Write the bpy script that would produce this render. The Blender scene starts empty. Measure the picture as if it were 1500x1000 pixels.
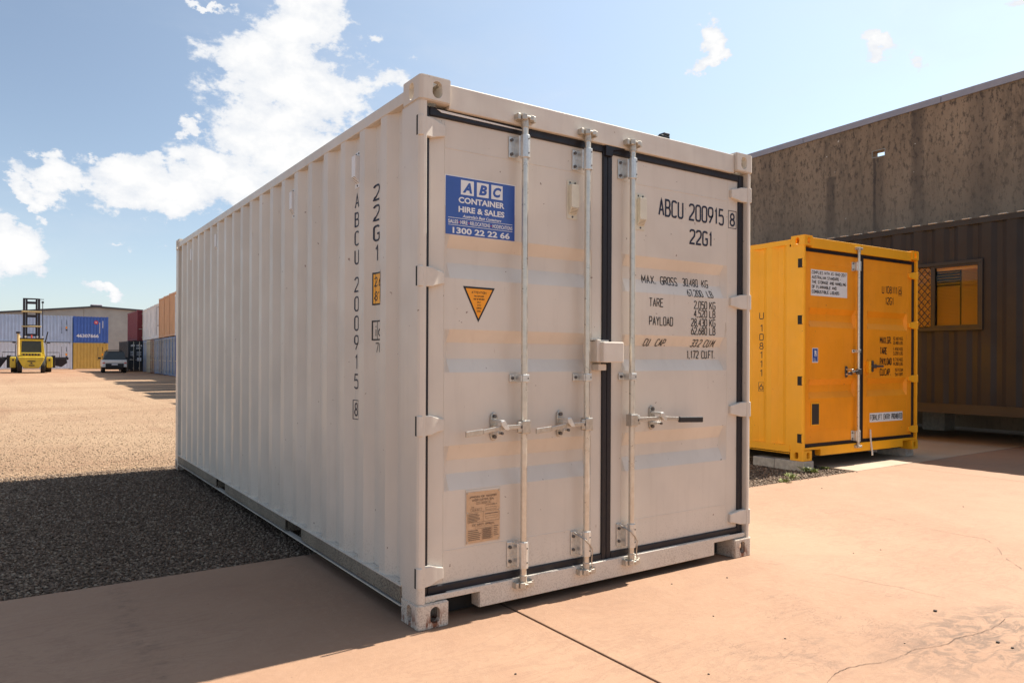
import bpy, bmesh, math, random
import numpy as np
from mathutils import Vector, Matrix
R = math.radians
random.seed(7)
rng = np.random.default_rng(7)
scene = bpy.context.scene
COL = scene.collection

# ------------------------------------------------------------------ camera
CAM = (-1.571, -3.048, 1.2695)
YAW, ROLL = .602, .0044
cd = bpy.data.cameras.new("camera")
cam = bpy.data.objects.new("camera", cd)
COL.objects.link(cam)
cam.matrix_world = Matrix.Translation(CAM) @ Matrix.Rotation(-YAW, 4, 'Z') @ Matrix.Rotation(R(90), 4, 'X') @ Matrix.Rotation(ROLL, 4, 'Z')
cd.sensor_width = 36
cd.lens = 1073.4/1500*36
cd.shift_y = 24.6/1500
cd.clip_end = 3000
cd.clip_start = .05
scene.camera = cam

# ------------------------------------------------------------------ light
SUN_EL, SUN_DEV = R(52.4), R(.9)
sd = Vector((math.cos(SUN_EL)*math.cos(SUN_DEV), -math.cos(SUN_EL)*math.sin(SUN_DEV), math.sin(SUN_EL)))
sl = bpy.data.lights.new("sun", 'SUN')
sl.energy = 5.0
sl.angle = R(.5)
sl.color = (1, .93, .83)
sun = bpy.data.objects.new("sun", sl)
COL.objects.link(sun)
sun.rotation_euler = sd.to_track_quat('Z', 'Y').to_euler()
sun.location = (20, 0, 30)
scene.view_settings.view_transform = 'Standard'
scene.view_settings.look = 'None'
scene.view_settings.exposure = 1.04
scene.view_settings.gamma = 1
scene.view_settings.use_curve_mapping = False


class NT:
    """small helper round a node tree"""
    def __init__(s, tree):
        s.t = tree
        s.n = tree.nodes
        s.l = tree.links
    def new(s, typ, **kw):
        nd = s.n.new(typ)
        for k, v in kw.items():
            if k.startswith('i_'):
                nd.inputs[k[2:].replace('_', ' ')].default_value = v
            else:
                setattr(nd, k, v)
        return nd
    def set(s, sock, v):
        if isinstance(v, bpy.types.NodeSocket):
            s.l.new(v, sock)
        else:
            sock.default_value = v
    def math(s, op, a, b=0., c=0., clamp=False):
        nd = s.n.new('ShaderNodeMath')
        nd.operation = op
        nd.use_clamp = clamp
        s.set(nd.inputs[0], a)
        s.set(nd.inputs[1], b)
        s.set(nd.inputs[2], c)
        return nd.outputs[0]
    def mix(s, f, a, b, blend='MIX'):
        nd = s.n.new('ShaderNodeMix')
        nd.data_type = 'RGBA'
        nd.blend_type = blend
        s.set(nd.inputs[0], f)
        s.set(nd.inputs[6], a)
        s.set(nd.inputs[7], b)
        return nd.outputs[2]
    def noise(s, vec, scale, detail=4., rough=.55, dist=0.):
        nd = s.n.new('ShaderNodeTexNoise')
        if vec is not None:
            s.l.new(vec, nd.inputs['Vector'])
        nd.inputs['Scale'].default_value = scale
        nd.inputs['Detail'].default_value = detail
        nd.inputs['Roughness'].default_value = rough
        nd.inputs['Distortion'].default_value = dist
        return nd.outputs[0]
    def ramp(s, v, lo, hi, a=0., b=1.):
        nd = s.n.new('ShaderNodeMapRange')
        nd.interpolation_type = 'SMOOTHSTEP'
        s.set(nd.inputs[0], v)
        nd.inputs[1].default_value = lo
        nd.inputs[2].default_value = hi
        nd.inputs[3].default_value = a
        nd.inputs[4].default_value = b
        return nd.outputs[0]
    def mapping(s, vec, scale=(1, 1, 1), loc=(0, 0, 0), rot=(0, 0, 0)):
        nd = s.n.new('ShaderNodeMapping')
        s.l.new(vec, nd.inputs[0])
        nd.inputs['Scale'].default_value = scale
        nd.inputs['Location'].default_value = loc
        nd.inputs['Rotation'].default_value = rot
        return nd.outputs[0]


# ------------------------------------------------------------------ sky and clouds
world = bpy.data.worlds.new("World")
scene.world = world
world.use_nodes = True
W = NT(world.node_tree)
W.n.clear()
SKY = .0545
sky = W.new('ShaderNodeTexSky', sky_type='NISHITA', sun_disc=False, sun_elevation=SUN_EL,
            sun_rotation=R(90), air_density=1.0, dust_density=1.0, ozone_density=1.6)
geo = W.new('ShaderNodeNewGeometry')
tcw = W.new('ShaderNodeTexCoord')
dirv = tcw.outputs['Generated']
sep = W.new('ShaderNodeSeparateXYZ')
W.l.new(dirv, sep.inputs[0])
dx, dy, dz = sep.outputs
az = W.math('ARCTAN2', dx, dy)
hyp = W.math('SQRT', W.math('ADD', W.math('MULTIPLY', dx, dx), W.math('MULTIPLY', dy, dy)))
el = W.math('ARCTAN2', dz, hyp)
wv = W.mapping(dirv, scale=(1, 1, 1.5))
warp1 = W.new('ShaderNodeTexNoise')
W.l.new(wv, warp1.inputs['Vector'])
warp1.inputs['Scale'].default_value = 9
warp1.inputs['Detail'].default_value = 8
warp1.inputs['Roughness'].default_value = .62
sw = W.new('ShaderNodeSeparateColor')
W.l.new(warp1.outputs['Color'], sw.inputs[0])
waz = W.math('ADD', az, W.math('MULTIPLY', W.math('SUBTRACT', sw.outputs[0], .5), .14))
wel = W.math('ADD', el, W.math('MULTIPLY', W.math('SUBTRACT', sw.outputs[1], .5), .14))
cf, chy = 1073.4, 524.6


def px_dir(px, py):
    a, b = (px-750)/cf, -(py-chy)/cf
    cr, sr = math.cos(ROLL), math.sin(ROLL)
    x, z = a*cr-b*sr, a*sr+b*cr
    v = Vector((math.sin(YAW)+x*math.cos(YAW), math.cos(YAW)-x*math.sin(YAW), z)).normalized()
    return math.atan2(v.x, v.y), math.asin(v.z)


# (x, y, half width, half height, weight) of each cloud puff, turned into azimuth / elevation on the sky
PUFFS = [(432, -5, 46, 40, 1.2), (430, 40, 58, 75, 1.15), (400, 110, 75, 55, 1.1), (455, 150, 75, 60, 1.15), (390, 190, 88, 50, 1.1), (330, 180, 36, 32, .9),
         (450, 235, 110, 45, 1.05), (340, 262, 95, 44, 1.15), (238, 278, 88, 36, 1.3), (215, 252, 50, 30, 1.15), (275, 180, 17, 15, .95),
         (490, 30, 36, 14, .62), (535, 55, 26, 16, .75), (570, 130, 46, 24, .72), (612, 92, 14, 9, .65), (548, 250, 60, 70, .8),
         (78, 256, 46, 19, 1.0), (42, 275, 28, 12, .95), (70, 308, 13, 13, .66), (135, 235, 14, 7, .66), (140, 322, 20, 7, .4),
         (15, 350, 52, 30, 1.3), (5, 385, 66, 34, 1.3), (35, 405, 40, 16, 1.15), (155, 433, 24, 7, 1.0), (200, 363, 14, 4, .5),
         (1034, 50, 18, 27, 1.3), (1036, 78, 18, 22, 1.3), (1036, 96, 27, 12, 1.25), (1290, 66, 32, 12, .86), (1345, 72, 16, 12, .7), (1480, 6, 34, 13, .8),
         (1320, 10, 18, 8, .5), (290, 3, 34, 7, .8), (340, 30, 10, 26, .3)]
acc = None
for (px, py, rx, ry, wt) in PUFFS:
    a0, e0 = px_dir(px, py)
    a1, _ = px_dir(px+rx, py)
    a2, _ = px_dir(px-rx, py)
    _, e1 = px_dir(px, py-ry)
    _, e2 = px_dir(px, py+ry)
    ra, re = abs(a1-a2)/2, abs(e1-e2)/2
    qa = W.math('MULTIPLY', W.math('SUBTRACT', waz, a0), 1/ra)
    qe = W.math('MULTIPLY', W.math('SUBTRACT', wel, e0), 1/re)
    r2 = W.math('ADD', W.math('MULTIPLY', qa, qa), W.math('MULTIPLY', qe, qe))
    g = W.math('MULTIPLY', W.math('EXPONENT', W.math('MULTIPLY', r2, -.55)), wt)
    acc = g if acc is None else W.math('MAXIMUM', acc, g)
# scattered fair-weather cumulus over the rest of the sky
flat = W.new('ShaderNodeCombineXYZ')
den = W.math('ADD', W.math('MAXIMUM', dz, 0.), .12)
W.l.new(W.math('DIVIDE', dx, den), flat.inputs[0])
W.l.new(W.math('DIVIDE', dy, den), flat.inputs[1])
gen = W.noise(flat.outputs[0], 1.1, 7, .58)
inview = W.ramp(W.math('ADD', W.math('MULTIPLY', dx, math.sin(YAW)), W.math('MULTIPLY', dy, math.cos(YAW))), .45, .62)
gen = W.math('MULTIPLY', W.ramp(gen, .60, .74), W.math('SUBTRACT', 1., inview))
fine = W.noise(wv, 26, 7, .62)
fine2 = W.noise(wv, 90, 4, .6)
det = W.math('ADD', W.math('MULTIPLY', W.math('SUBTRACT', fine, .5), 1.35), W.math('MULTIPLY', W.math('SUBTRACT', fine2, .5), .35))
cover = W.ramp(W.math('ADD', acc, det), .44, .72)
cover = W.math('MAXIMUM', cover, gen)
veil = W.math('MULTIPLY', W.ramp(W.noise(W.mapping(dirv, scale=(1.3, 1.3, 4)), 2.2, 6, .6), .42, .8), .30)
cover = W.math('MAXIMUM', cover, veil)
cover = W.math('MULTIPLY', cover, W.ramp(dz, -.01, .02))
body = W.ramp(W.math('ADD', W.math('MULTIPLY', fine, .8), W.math('MULTIPLY', acc, .35)), .35, 1.0)
ccol = W.mix(body, (.66, .71, .79, 1), (1.0, .985, .96, 1))
skyc = W.mix(1., sky.outputs[0], (1.0, .98, 1.0, 1), 'MULTIPLY')
lowair = W.math('POWER', W.math('SUBTRACT', 1., W.math('MAXIMUM', dz, 0.)), 3.)
haze = W.new('ShaderNodeVectorMath', operation='SCALE')
haze.inputs[0].default_value = (2.6, 3.1, 3.3)
toward = W.new('ShaderNodeVectorMath', operation='DOT_PRODUCT')
W.l.new(dirv, toward.inputs[0])
toward.inputs[1].default_value = tuple(sd)
glow = W.ramp(toward.outputs['Value'], .15, .95)
W.l.new(W.math('ADD', .12, W.math('ADD', W.math('MULTIPLY', glow, 1.1), W.math('MULTIPLY', lowair, .85))), haze.inputs['Scale'])
skyc = W.mix(1., skyc, haze.outputs[0], 'ADD')
bg1 = W.new('ShaderNodeBackground')
W.l.new(skyc, bg1.inputs[0])
bg1.inputs[1].default_value = SKY
bg2 = W.new('ShaderNodeBackground')
W.l.new(ccol, bg2.inputs[0])
bg2.inputs[1].default_value = .53
ms = W.new('ShaderNodeMixShader')
W.l.new(cover, ms.inputs[0])
W.l.new(bg1.outputs[0], ms.inputs[1])
W.l.new(bg2.outputs[0], ms.inputs[2])
wo = W.new('ShaderNodeOutputWorld')
W.l.new(ms.outputs[0], wo.inputs[0])


# ------------------------------------------------------------------ materials
def mat_base(name, rough=.5, metal=0.):
    m = bpy.data.materials.new(name)
    m.use_nodes = True
    T = NT(m.node_tree)
    b = T.n['Principled BSDF']
    b.inputs['Roughness'].default_value = rough
    b.inputs['Metallic'].default_value = metal
    tc = T.new('ShaderNodeTexCoord')
    return m, T, b, tc.outputs['Object']


def bump(T, b, h, strength=.3, dist=.002):
    nd = T.new('ShaderNodeBump')
    nd.inputs['Strength'].default_value = strength
    nd.inputs['Distance'].default_value = dist
    T.set(nd.inputs['Height'], h)
    T.l.new(nd.outputs[0], b.inputs['Normal'])


def c4(c):
    return (c[0], c[1], c[2], 1)


def scl(c, k):
    return (c[0]*k, c[1]*k, c[2]*k, 1)


def paint(name, col, rough=.42, dirt=(.22, .16, .11), speck=.6, speck_h=.6, var=.06, dent=.35, streak=.12, rustn=0.):
    """painted steel with faint mottling, vertical run marks, splash dirt in the low part and small chips"""
    m, T, b, o = mat_base(name, rough)
    s = T.n.new('ShaderNodeSeparateXYZ')
    T.l.new(T.new('ShaderNodeNewGeometry').outputs['Position'], s.inputs[0])
    z = s.outputs[2]
    big = T.noise(o, 1.7, 4, .55)
    c = T.mix(T.ramp(big, .3, .7), scl(col, 1-var), scl(col, 1+var))
    st = T.noise(T.mapping(o, scale=(9, 9, .7)), 2.2, 5, .6)
    c = T.mix(T.math('MULTIPLY', T.ramp(st, .5, .78), streak), c, c4(dirt))
    sp = T.noise(o, 120, 3, .6)
    low = T.ramp(z, .02, speck_h, 1, 0)
    low = T.math('MULTIPLY', low, T.math('ADD', .35, T.math('MULTIPLY', T.noise(o, 5, 3, .6), 1.2)))
    spk = T.math('MULTIPLY', T.ramp(T.math('ADD', sp, T.math('MULTIPLY', low, .12)), .60, .70), T.math('MULTIPLY', low, speck))
    c = T.mix(spk, c, scl(dirt, .8))
    film = T.math('MULTIPLY', T.ramp(z, 0, speck_h*.6, 1, 0), T.math('MULTIPLY', T.noise(o, 11, 5, .65), .45*speck))
    c = T.mix(film, c, scl(dirt, 1.5))
    chip = T.math('MULTIPLY', T.ramp(T.noise(o, 34, 2, .5), .755, .77), .7)
    scr = T.noise(T.mapping(o, scale=(1, 1, .16), rot=(R(14), R(9), 0)), 30, 3, .55)
    scr = T.math('MULTIPLY', T.ramp(scr, .70, .74), T.ramp(T.noise(o, 2.1, 2, .5), .5, .62))
    c = T.mix(T.math('MULTIPLY', scr, .5), c, scl(dirt, 1.4))
    c = T.mix(chip, c, (.16, .07, .035, 1))
    if rustn:
        rn = T.math('MULTIPLY', T.ramp(T.noise(T.mapping(o, scale=(1, 1, .35)), 17, 6, .7), .49, .58), T.ramp(z, .015, rustn, 1, 0))
        c = T.mix(rn, c, (.19, .065, .03, 1))
    T.l.new(c, b.inputs['Base Color'])
    T.l.new(T.ramp(T.noise(o, 6, 4, .6), .2, .8, rough-.07, rough+.12), b.inputs['Roughness'])
    h = T.math('ADD', T.math('MULTIPLY', T.noise(o, 3.2, 2, .5), 2.4), T.math('MULTIPLY', T.noise(o, 190, 2, .5), .03))
    bump(T, b, h, dent, .006)
    return m


def plain(name, col, rough=.5, metal=0., var=.12, sc=30., bmp=.15, bd=.001):
    m, T, b, o = mat_base(name, rough, metal)
    n = T.noise(o, sc, 5, .6)
    T.l.new(T.mix(T.ramp(n, .25, .75), scl(col, 1-var), scl(col, 1+var)), b.inputs['Base Color'])
    T.l.new(T.ramp(n, .2, .8, rough*.8, min(1, rough*1.2)), b.inputs['Roughness'])
    if bmp:
        bump(T, b, n, bmp, bd)
    return m


M = {}
M['cream'] = paint('cream_container_paint', (.665, .60, .515), .38, dirt=(.27, .2, .14), speck=.30, speck_h=.50, streak=.09)
M['cream_cast'] = paint('cream_casting_paint', (.65, .585, .50), .5, dirt=(.2, .13, .08), speck=.5, speck_h=.30, streak=.18, rustn=.11, dent=.3)
M['cream_hw'] = plain('cream_hardware_paint', (.65, .59, .51), .38, 0, .06, 14)
M['rail'] = paint('dirty_rail_paint', (.27, .225, .165), .7, dirt=(.12, .095, .07), speck=1.2, speck_h=.9, var=.2, streak=.5, dent=.5, rustn=.12)
M['yellow'] = paint('yellow_container_paint', (.93, .42, .008), .48, dirt=(.45, .22, .03), speck=.25, speck_h=.4, streak=.07, var=.05)
M['yellow_door'] = paint('shaded_yellow_door_paint', (.92, .33, .006), .52, dirt=(.40, .16, .02), speck=.25, speck_h=.5, streak=.10, var=.07)  # container yellow deepened to orange for the shaded door face
M['gasket'] = plain('black_rubber_gasket', (.008, .006, .010), .5, 0, .2, 40)
M['galv'] = plain('galvanised_steel', (.50, .47, .42), .34, .8, .14, 55, .2)
M['galv_blue'] = plain('bright_zinc_steel', (.66, .66, .63), .34, .65, .10, 60, .2)
M['dark_steel'] = plain('dark_bolt_steel', (.13, .12, .115), .5, .6, .2, 60)
M['cam'] = plain('weathered_cam_steel', (.52, .475, .40), .42, .5, .2, 60, .3)
M['rod'] = plain('galvanised_rod', (.66, .62, .54), .32, .65, .10, 26, .05)
M['grip'] = plain('black_grip', (.015, .015, .017), .55)
M['navy'] = plain('navy_lettering', (.012, .014, .035), .5, 0, .1, 30, 0)
M['black_print'] = plain('black_lettering', (.012, .011, .011), .5, 0, .1, 30, 0)
M['white_print'] = plain('white_print', (.78, .78, .77), .45, 0, .03, 30, 0)
M['blue_sign'] = plain('blue_sign_vinyl', (.035, .095, .36), .35, 0, .05, 12, 0)
M['red_print'] = plain('red_print', (.55, .04, .05), .45, 0, .05, 12, 0)
M['orange_sign'] = plain('orange_sticker', (.95, .36, .008), .4, 0, .03, 12, 0)
M['amber_sign'] = plain('amber_sticker', (.92, .42, .01), .4, 0, .03, 12, 0)
M['plate'] = plain('bronze_data_plate', (.58, .40, .25), .42, .25, .08, 60, .2)
M['plate_ink'] = plain('plate_engraving', (.12, .075, .05), .6, 0, .1, 60, 0)
M['vent'] = plain('vent_plastic', (.66, .62, .50), .45, 0, .05, 30, 0)
M['dark_in'] = plain('dark_interior', (.02, .018, .016), .9, 0, .2, 10, 0)
M['darkslot'] = plain('dark_vent_opening', (.035, .028, .022), .8, 0, .2, 60, .3)


def concrete_floor():
    m, T, b, o = mat_base('tan_concrete', .85)
    s = T.n.new('ShaderNodeSeparateXYZ')
    T.l.new(o, s.inputs[0])
    n1 = T.noise(o, .55, 6, .6, .4)
    n2 = T.noise(o, 3.1, 6, .65, .6)
    n3 = T.noise(o, 26, 5, .65)
    n4 = T.noise(o, 210, 3, .6)
    base = T.mix(T.ramp(n1, .3, .7), (.288, .165, .097, 1), (.335, .202, .124, 1))
    base = T.mix(T.math('MULTIPLY', T.ramp(n2, .42, .72), .32), base, (.26, .140, .084, 1))
    base = T.mix(T.math('MULTIPLY', T.ramp(n3, .45, .8), .35), base, (.38, .235, .155, 1))
    # wind-blown ripple stains and old tyre dirt
    rip = T.noise(T.mapping(o, scale=(1, 3.2, 1), rot=(0, 0, R(28))), 2.3, 5, .62, 1.6)
    msk = T.ramp(T.noise(o, .42, 3, .6, .3), .42, .60)
    rl = T.math('MULTIPLY', T.math('MULTIPLY', T.ramp(T.math('ABSOLUTE', T.math('SUBTRACT', rip, .5)), .0, .05, 1, 0), msk), .20)
    base = T.mix(rl, base, (.16, .085, .055, 1))
    dx_ = T.math('SUBTRACT', s.outputs[0], 2.15)
    dy_ = T.math('ADD', s.outputs[1], 1.52)
    q = T.math('ADD', T.math('MULTIPLY', T.math('MULTIPLY', dx_, dx_), 1.3), T.math('MULTIPLY', T.math('MULTIPLY', dy_, dy_), 7.))
    st = T.math('MULTIPLY', T.ramp(q, 0, 1.0, 1, 0), T.ramp(T.noise(T.mapping(o, scale=(1, 1.9, 1), rot=(0, 0, R(24))), 7.5, 7, .74, 1.2), .42, .62))
    base = T.mix(T.math('MULTIPLY', st, .62), base, (.062, .045, .036, 1))
    dx2 = T.math('SUBTRACT', s.outputs[0], 1.3)
    dy2 = T.math('ADD', s.outputs[1], 1.15)
    q2 = T.math('ADD', T.math('MULTIPLY', T.math('MULTIPLY', dx2, dx2), 1.2), T.math('MULTIPLY', T.math('MULTIPLY', dy2, dy2), 8.))
    st2 = T.math('MULTIPLY', T.ramp(q2, 0, 1.0, 1, 0), T.ramp(T.noise(o, 6, 6, .7, .8), .48, .7))
    base = T.mix(T.math('MULTIPLY', st2, .45), base, (.14, .088, .06, 1))
    dx4 = T.math('SUBTRACT', s.outputs[0], 1.65)
    dy4 = T.math('ADD', s.outputs[1], 1.05)
    q4 = T.math('ADD', T.math('MULTIPLY', T.math('MULTIPLY', dx4, dx4), .55), T.math('MULTIPLY', T.math('MULTIPLY', dy4, dy4), 1.9))
    wv_ = T.noise(T.mapping(o, scale=(1, 2.6, 1), rot=(0, 0, R(35))), 4.6, 4, .6, 2.2)
    thin = T.ramp(T.math('ABSOLUTE', T.math('SUBTRACT', wv_, .5)), .0, .022, 1, 0)
    thin = T.math('MULTIPLY', thin, T.ramp(T.noise(o, 3.1, 4, .6), .45, .62))
    base = T.mix(T.math('MULTIPLY', T.math('MULTIPLY', thin, T.ramp(q4, 0, 1, 1, 0)), .65), base, (.12, .07, .045, 1))
    # old water stain running across the slab left of the container
    dx3 = T.math('ADD', T.math('ADD', s.outputs[0], 1.08), T.math('MULTIPLY', T.math('SUBTRACT', T.noise(o, 2.5, 4, .6), .5), .3))
    st3 = T.math('MULTIPLY', T.ramp(T.math('ABSOLUTE', dx3), .0, .10, 1, 0), T.ramp(T.noise(o, 14, 4, .6), .40, .7))
    base = T.mix(T.math('MULTIPLY', st3, .4), base, (.10, .058, .04, 1))
    grit = T.noise(o, 330, 2, .5)
    base = T.mix(T.math('MULTIPLY', T.ramp(grit, .60, .70), .45), base, (.13, .08, .052, 1))
    base = T.mix(T.math('MULTIPLY', T.ramp(grit, .40, .30), .35), base, (.46, .31, .215, 1))
    tyre = T.noise(T.mapping(o, scale=(.12, 1.6, 1), rot=(0, 0, R(-9))), 1.5, 5, .6)
    base = T.mix(T.math('MULTIPLY', T.ramp(tyre, .52, .72), T.math('MULTIPLY', T.ramp(T.noise(o, 5, 5, .7), .35, .7), .25)), base, (.14, .082, .055, 1))
    dot = T.ramp(T.noise(o, 62, 2, .4), .755, .775)
    base = T.mix(T.math('MULTIPLY', dot, .75), base, (.09, .06, .045, 1))
    T.l.new(base, b.inputs['Base Color'])
    h = T.math('ADD', T.math('ADD', T.math('MULTIPLY', n4, .25), T.math('MULTIPLY', n3, .6)), T.math('MULTIPLY', n2, 2.4))
    bump(T, b, h, .55, .006)
    return m


def pale_concrete():
    m, T, b, o = mat_base('pale_concrete', .85)
    n1 = T.noise(o, 1.2, 6, .6)
    n3 = T.noise(o, 30, 5, .65)
    base = T.mix(T.ramp(n1, .3, .7), (.36, .27, .185, 1), (.43, .335, .245, 1))
    base = T.mix(T.math('MULTIPLY', T.ramp(n3, .5, .8), .4), base, (.44, .30, .2, 1))
    T.l.new(base, b.inputs['Base Color'])
    bump(T, b, n3, .4, .003)
    return m


def dirt_ground():
    m, T, b, o = mat_base('gravel_yard', .95)
    n0 = T.noise(o, .13, 5, .6, .5)
    n1 = T.noise(T.mapping(o, scale=(.35, 1, 1), rot=(0, 0, R(-12))), .8, 6, .65)
    n2 = T.noise(o, 9, 6, .75)
    n3 = T.noise(o, 45, 4, .7)
    s = T.n.new('ShaderNodeSeparateXYZ')
    T.l.new(o, s.inputs[0])
    base = T.mix(T.ramp(n0, .35, .65), (.33, .205, .118, 1), (.40, .27, .163, 1))
    base = T.mix(T.math('MULTIPLY', T.ramp(n1, .42, .7), .45), base, (.26, .138, .075, 1))
    base = T.mix(T.math('MULTIPLY', T.ramp(n2, .5, .68), .45), base, (.48, .355, .23, 1))
    base = T.mix(T.math('MULTIPLY', T.ramp(n3, .54, .62), .6), base, (.15, .10, .065, 1))
    rut = T.noise(T.mapping(o, scale=(.9, .05, 1), rot=(0, 0, R(-8))), 1.6, 4, .6)
    base = T.mix(T.math('MULTIPLY', T.ramp(rut, .54, .66), .38), base, (.24, .13, .07, 1))
    near = T.ramp(s.outputs[1], 5.4, 6.4, 1, 0)  # gravel colour darkened for shade, up to the edge of the container's shadow
    shadec = T.mix(T.ramp(n3, .4, .65), (.115, .080, .056, 1), (.22, .155, .108, 1))
    base = T.mix(T.math('MULTIPLY', near, .92), base, shadec)
    red = T.math('MULTIPLY', T.ramp(s.outputs[1], 36, 60), .65)
    base = T.mix(T.math('MULTIPLY', red, T.ramp(n1, .2, .6)), base, (.27, .125, .065, 1))
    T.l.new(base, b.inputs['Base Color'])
    h = T.math('ADD', n3, T.math('MULTIPLY', n2, 2.))
    bump(T, b, h, .9, .03)
    return m


def stone_mat():  # stone colours with the shade beside the containers mixed in
    m, T, b, o = mat_base('shade_toned_gravel', .9)
    g = T.new('ShaderNodeNewGeometry')
    rnd = g.outputs['Random Per Island']
    cr = T.new('ShaderNodeValToRGB')
    e = cr.color_ramp.elements
    e[0].position, e[0].color = 0., (.095, .062, .040, 1)
    e[1].position, e[1].color = 1., (.34, .27, .20, 1)
    k = e.new(.55)
    k.color = (.155, .102, .068, 1)
    k = e.new(.93)
    k.color = (.26, .19, .13, 1)
    T.l.new(rnd, cr.inputs[0])
    T.l.new(cr.outputs[0], b.inputs['Base Color'])
    bump(T, b, T.noise(o, 160, 3, .6), .4, .003)
    return m


def stained_wall():
    m, T, b, o = mat_base('stained_precast_concrete', .9)
    s = T.n.new('ShaderNodeSeparateXYZ')
    T.l.new(o, s.inputs[0])
    z = s.outputs[2]
    n1 = T.noise(o, .5, 5, .6)
    base = T.mix(T.ramp(n1, .3, .7), (.275, .195, .130, 1), (.345, .25, .17, 1))
    st = T.noise(T.mapping(o, scale=(1, 1, .16)), 1.5, 6, .62, .25)
    top = T.ramp(z, 3.0, 6.5, .0, 1.)
    f1 = T.math('MULTIPLY', T.ramp(st, .42, .60), T.math('ADD', .25, T.math('MULTIPLY', top, .85)))
    fine_ = T.ramp(T.noise(T.mapping(o, scale=(1, 1, .4)), 8, 7, .75, .4), .40, .62)
    f1 = T.math('MULTIPLY', f1, T.math('ADD', .3, T.math('MULTIPLY', fine_, .7)))
    base = T.mix(T.math('MULTIPLY', f1, .60), base, (.07, .056, .044, 1))
    pit = T.math('MULTIPLY', T.ramp(T.noise(T.mapping(o, scale=(1, 1, .45)), 13, 6, .78), .50, .60), T.math('ADD', .25, T.math('MULTIPLY', top, .6)))
    base = T.mix(pit, base, (.065, .05, .04, 1))
    # run mark under the small opening and two wide ones
    for (v0, w, a, zt) in ((5.33, .045, .75, 5.5), (5.22, .16, .35, 5.5), (6.32, .16, .55, 5.3), (4.45, .17, .55, 6.3), (8.0, .25, .3, 6.3), (3.3, .3, .35, 6.3)):
        d = T.math('ABSOLUTE', T.math('ADD', T.math('SUBTRACT', s.outputs[1], v0), T.math('MULTIPLY', T.math('SUBTRACT', T.noise(o, 3, 3, .5), .5), .10)))
        k = T.math('MULTIPLY', T.ramp(d, w*.3, w, 1, 0), T.math('MULTIPLY', T.ramp(z, zt-.02, zt+.02, 1, 0), T.ramp(z, 2.6, zt, .25, 1)))
        base = T.mix(T.math('MULTIPLY', k, a), base, (.06, .048, .042, 1))
    wht = T.ramp(T.noise(o, 11, 1, .3), .80, .815)
    base = T.mix(wht, base, (.6, .55, .48, 1))
    T.l.new(base, b.inputs['Base Color'])
    bump(T, b, T.noise(o, 40, 5, .7), .3, .006)
    return m


M['concrete'] = concrete_floor()
M['pale'] = pale_concrete()
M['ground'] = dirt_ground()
M['stone'] = stone_mat()
M['wall'] = stained_wall()
M['joint'] = plain('dark_joint_filler', (.035, .025, .02), .95, 0, .3, 30, .3)
M['crack'] = plain('crack_dirt', (.085, .05, .034), .95, 0, .35, 20, 0)
M['flashing'] = plain('grey_flashing', (.33, .31, .34), .5, .3, .08, 4)
M['block'] = plain('concrete_block_grey', (.40, .36, .31), .9, 0, .2, 22, .6, .004)
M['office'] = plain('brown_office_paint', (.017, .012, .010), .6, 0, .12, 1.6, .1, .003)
M['office_dark'] = plain('dark_office_frame', (.017, .013, .011), .5, 0, .1, 4, 0)
M['office_rail'] = plain('office_rail_paint', (.040, .031, .023), .5, 0, .15, 2, .1)
M['blind'] = plain('bounce_tinted_blind', (.66, .30, .04), .6, 0, .05, 10, 0)  # cream slats coloured orange for light bounced off the yellow container
M['farwall'] = plain('weathered_concrete', (.33, .335, .315), .9, 0, .16, .6, .2, .01)


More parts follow.
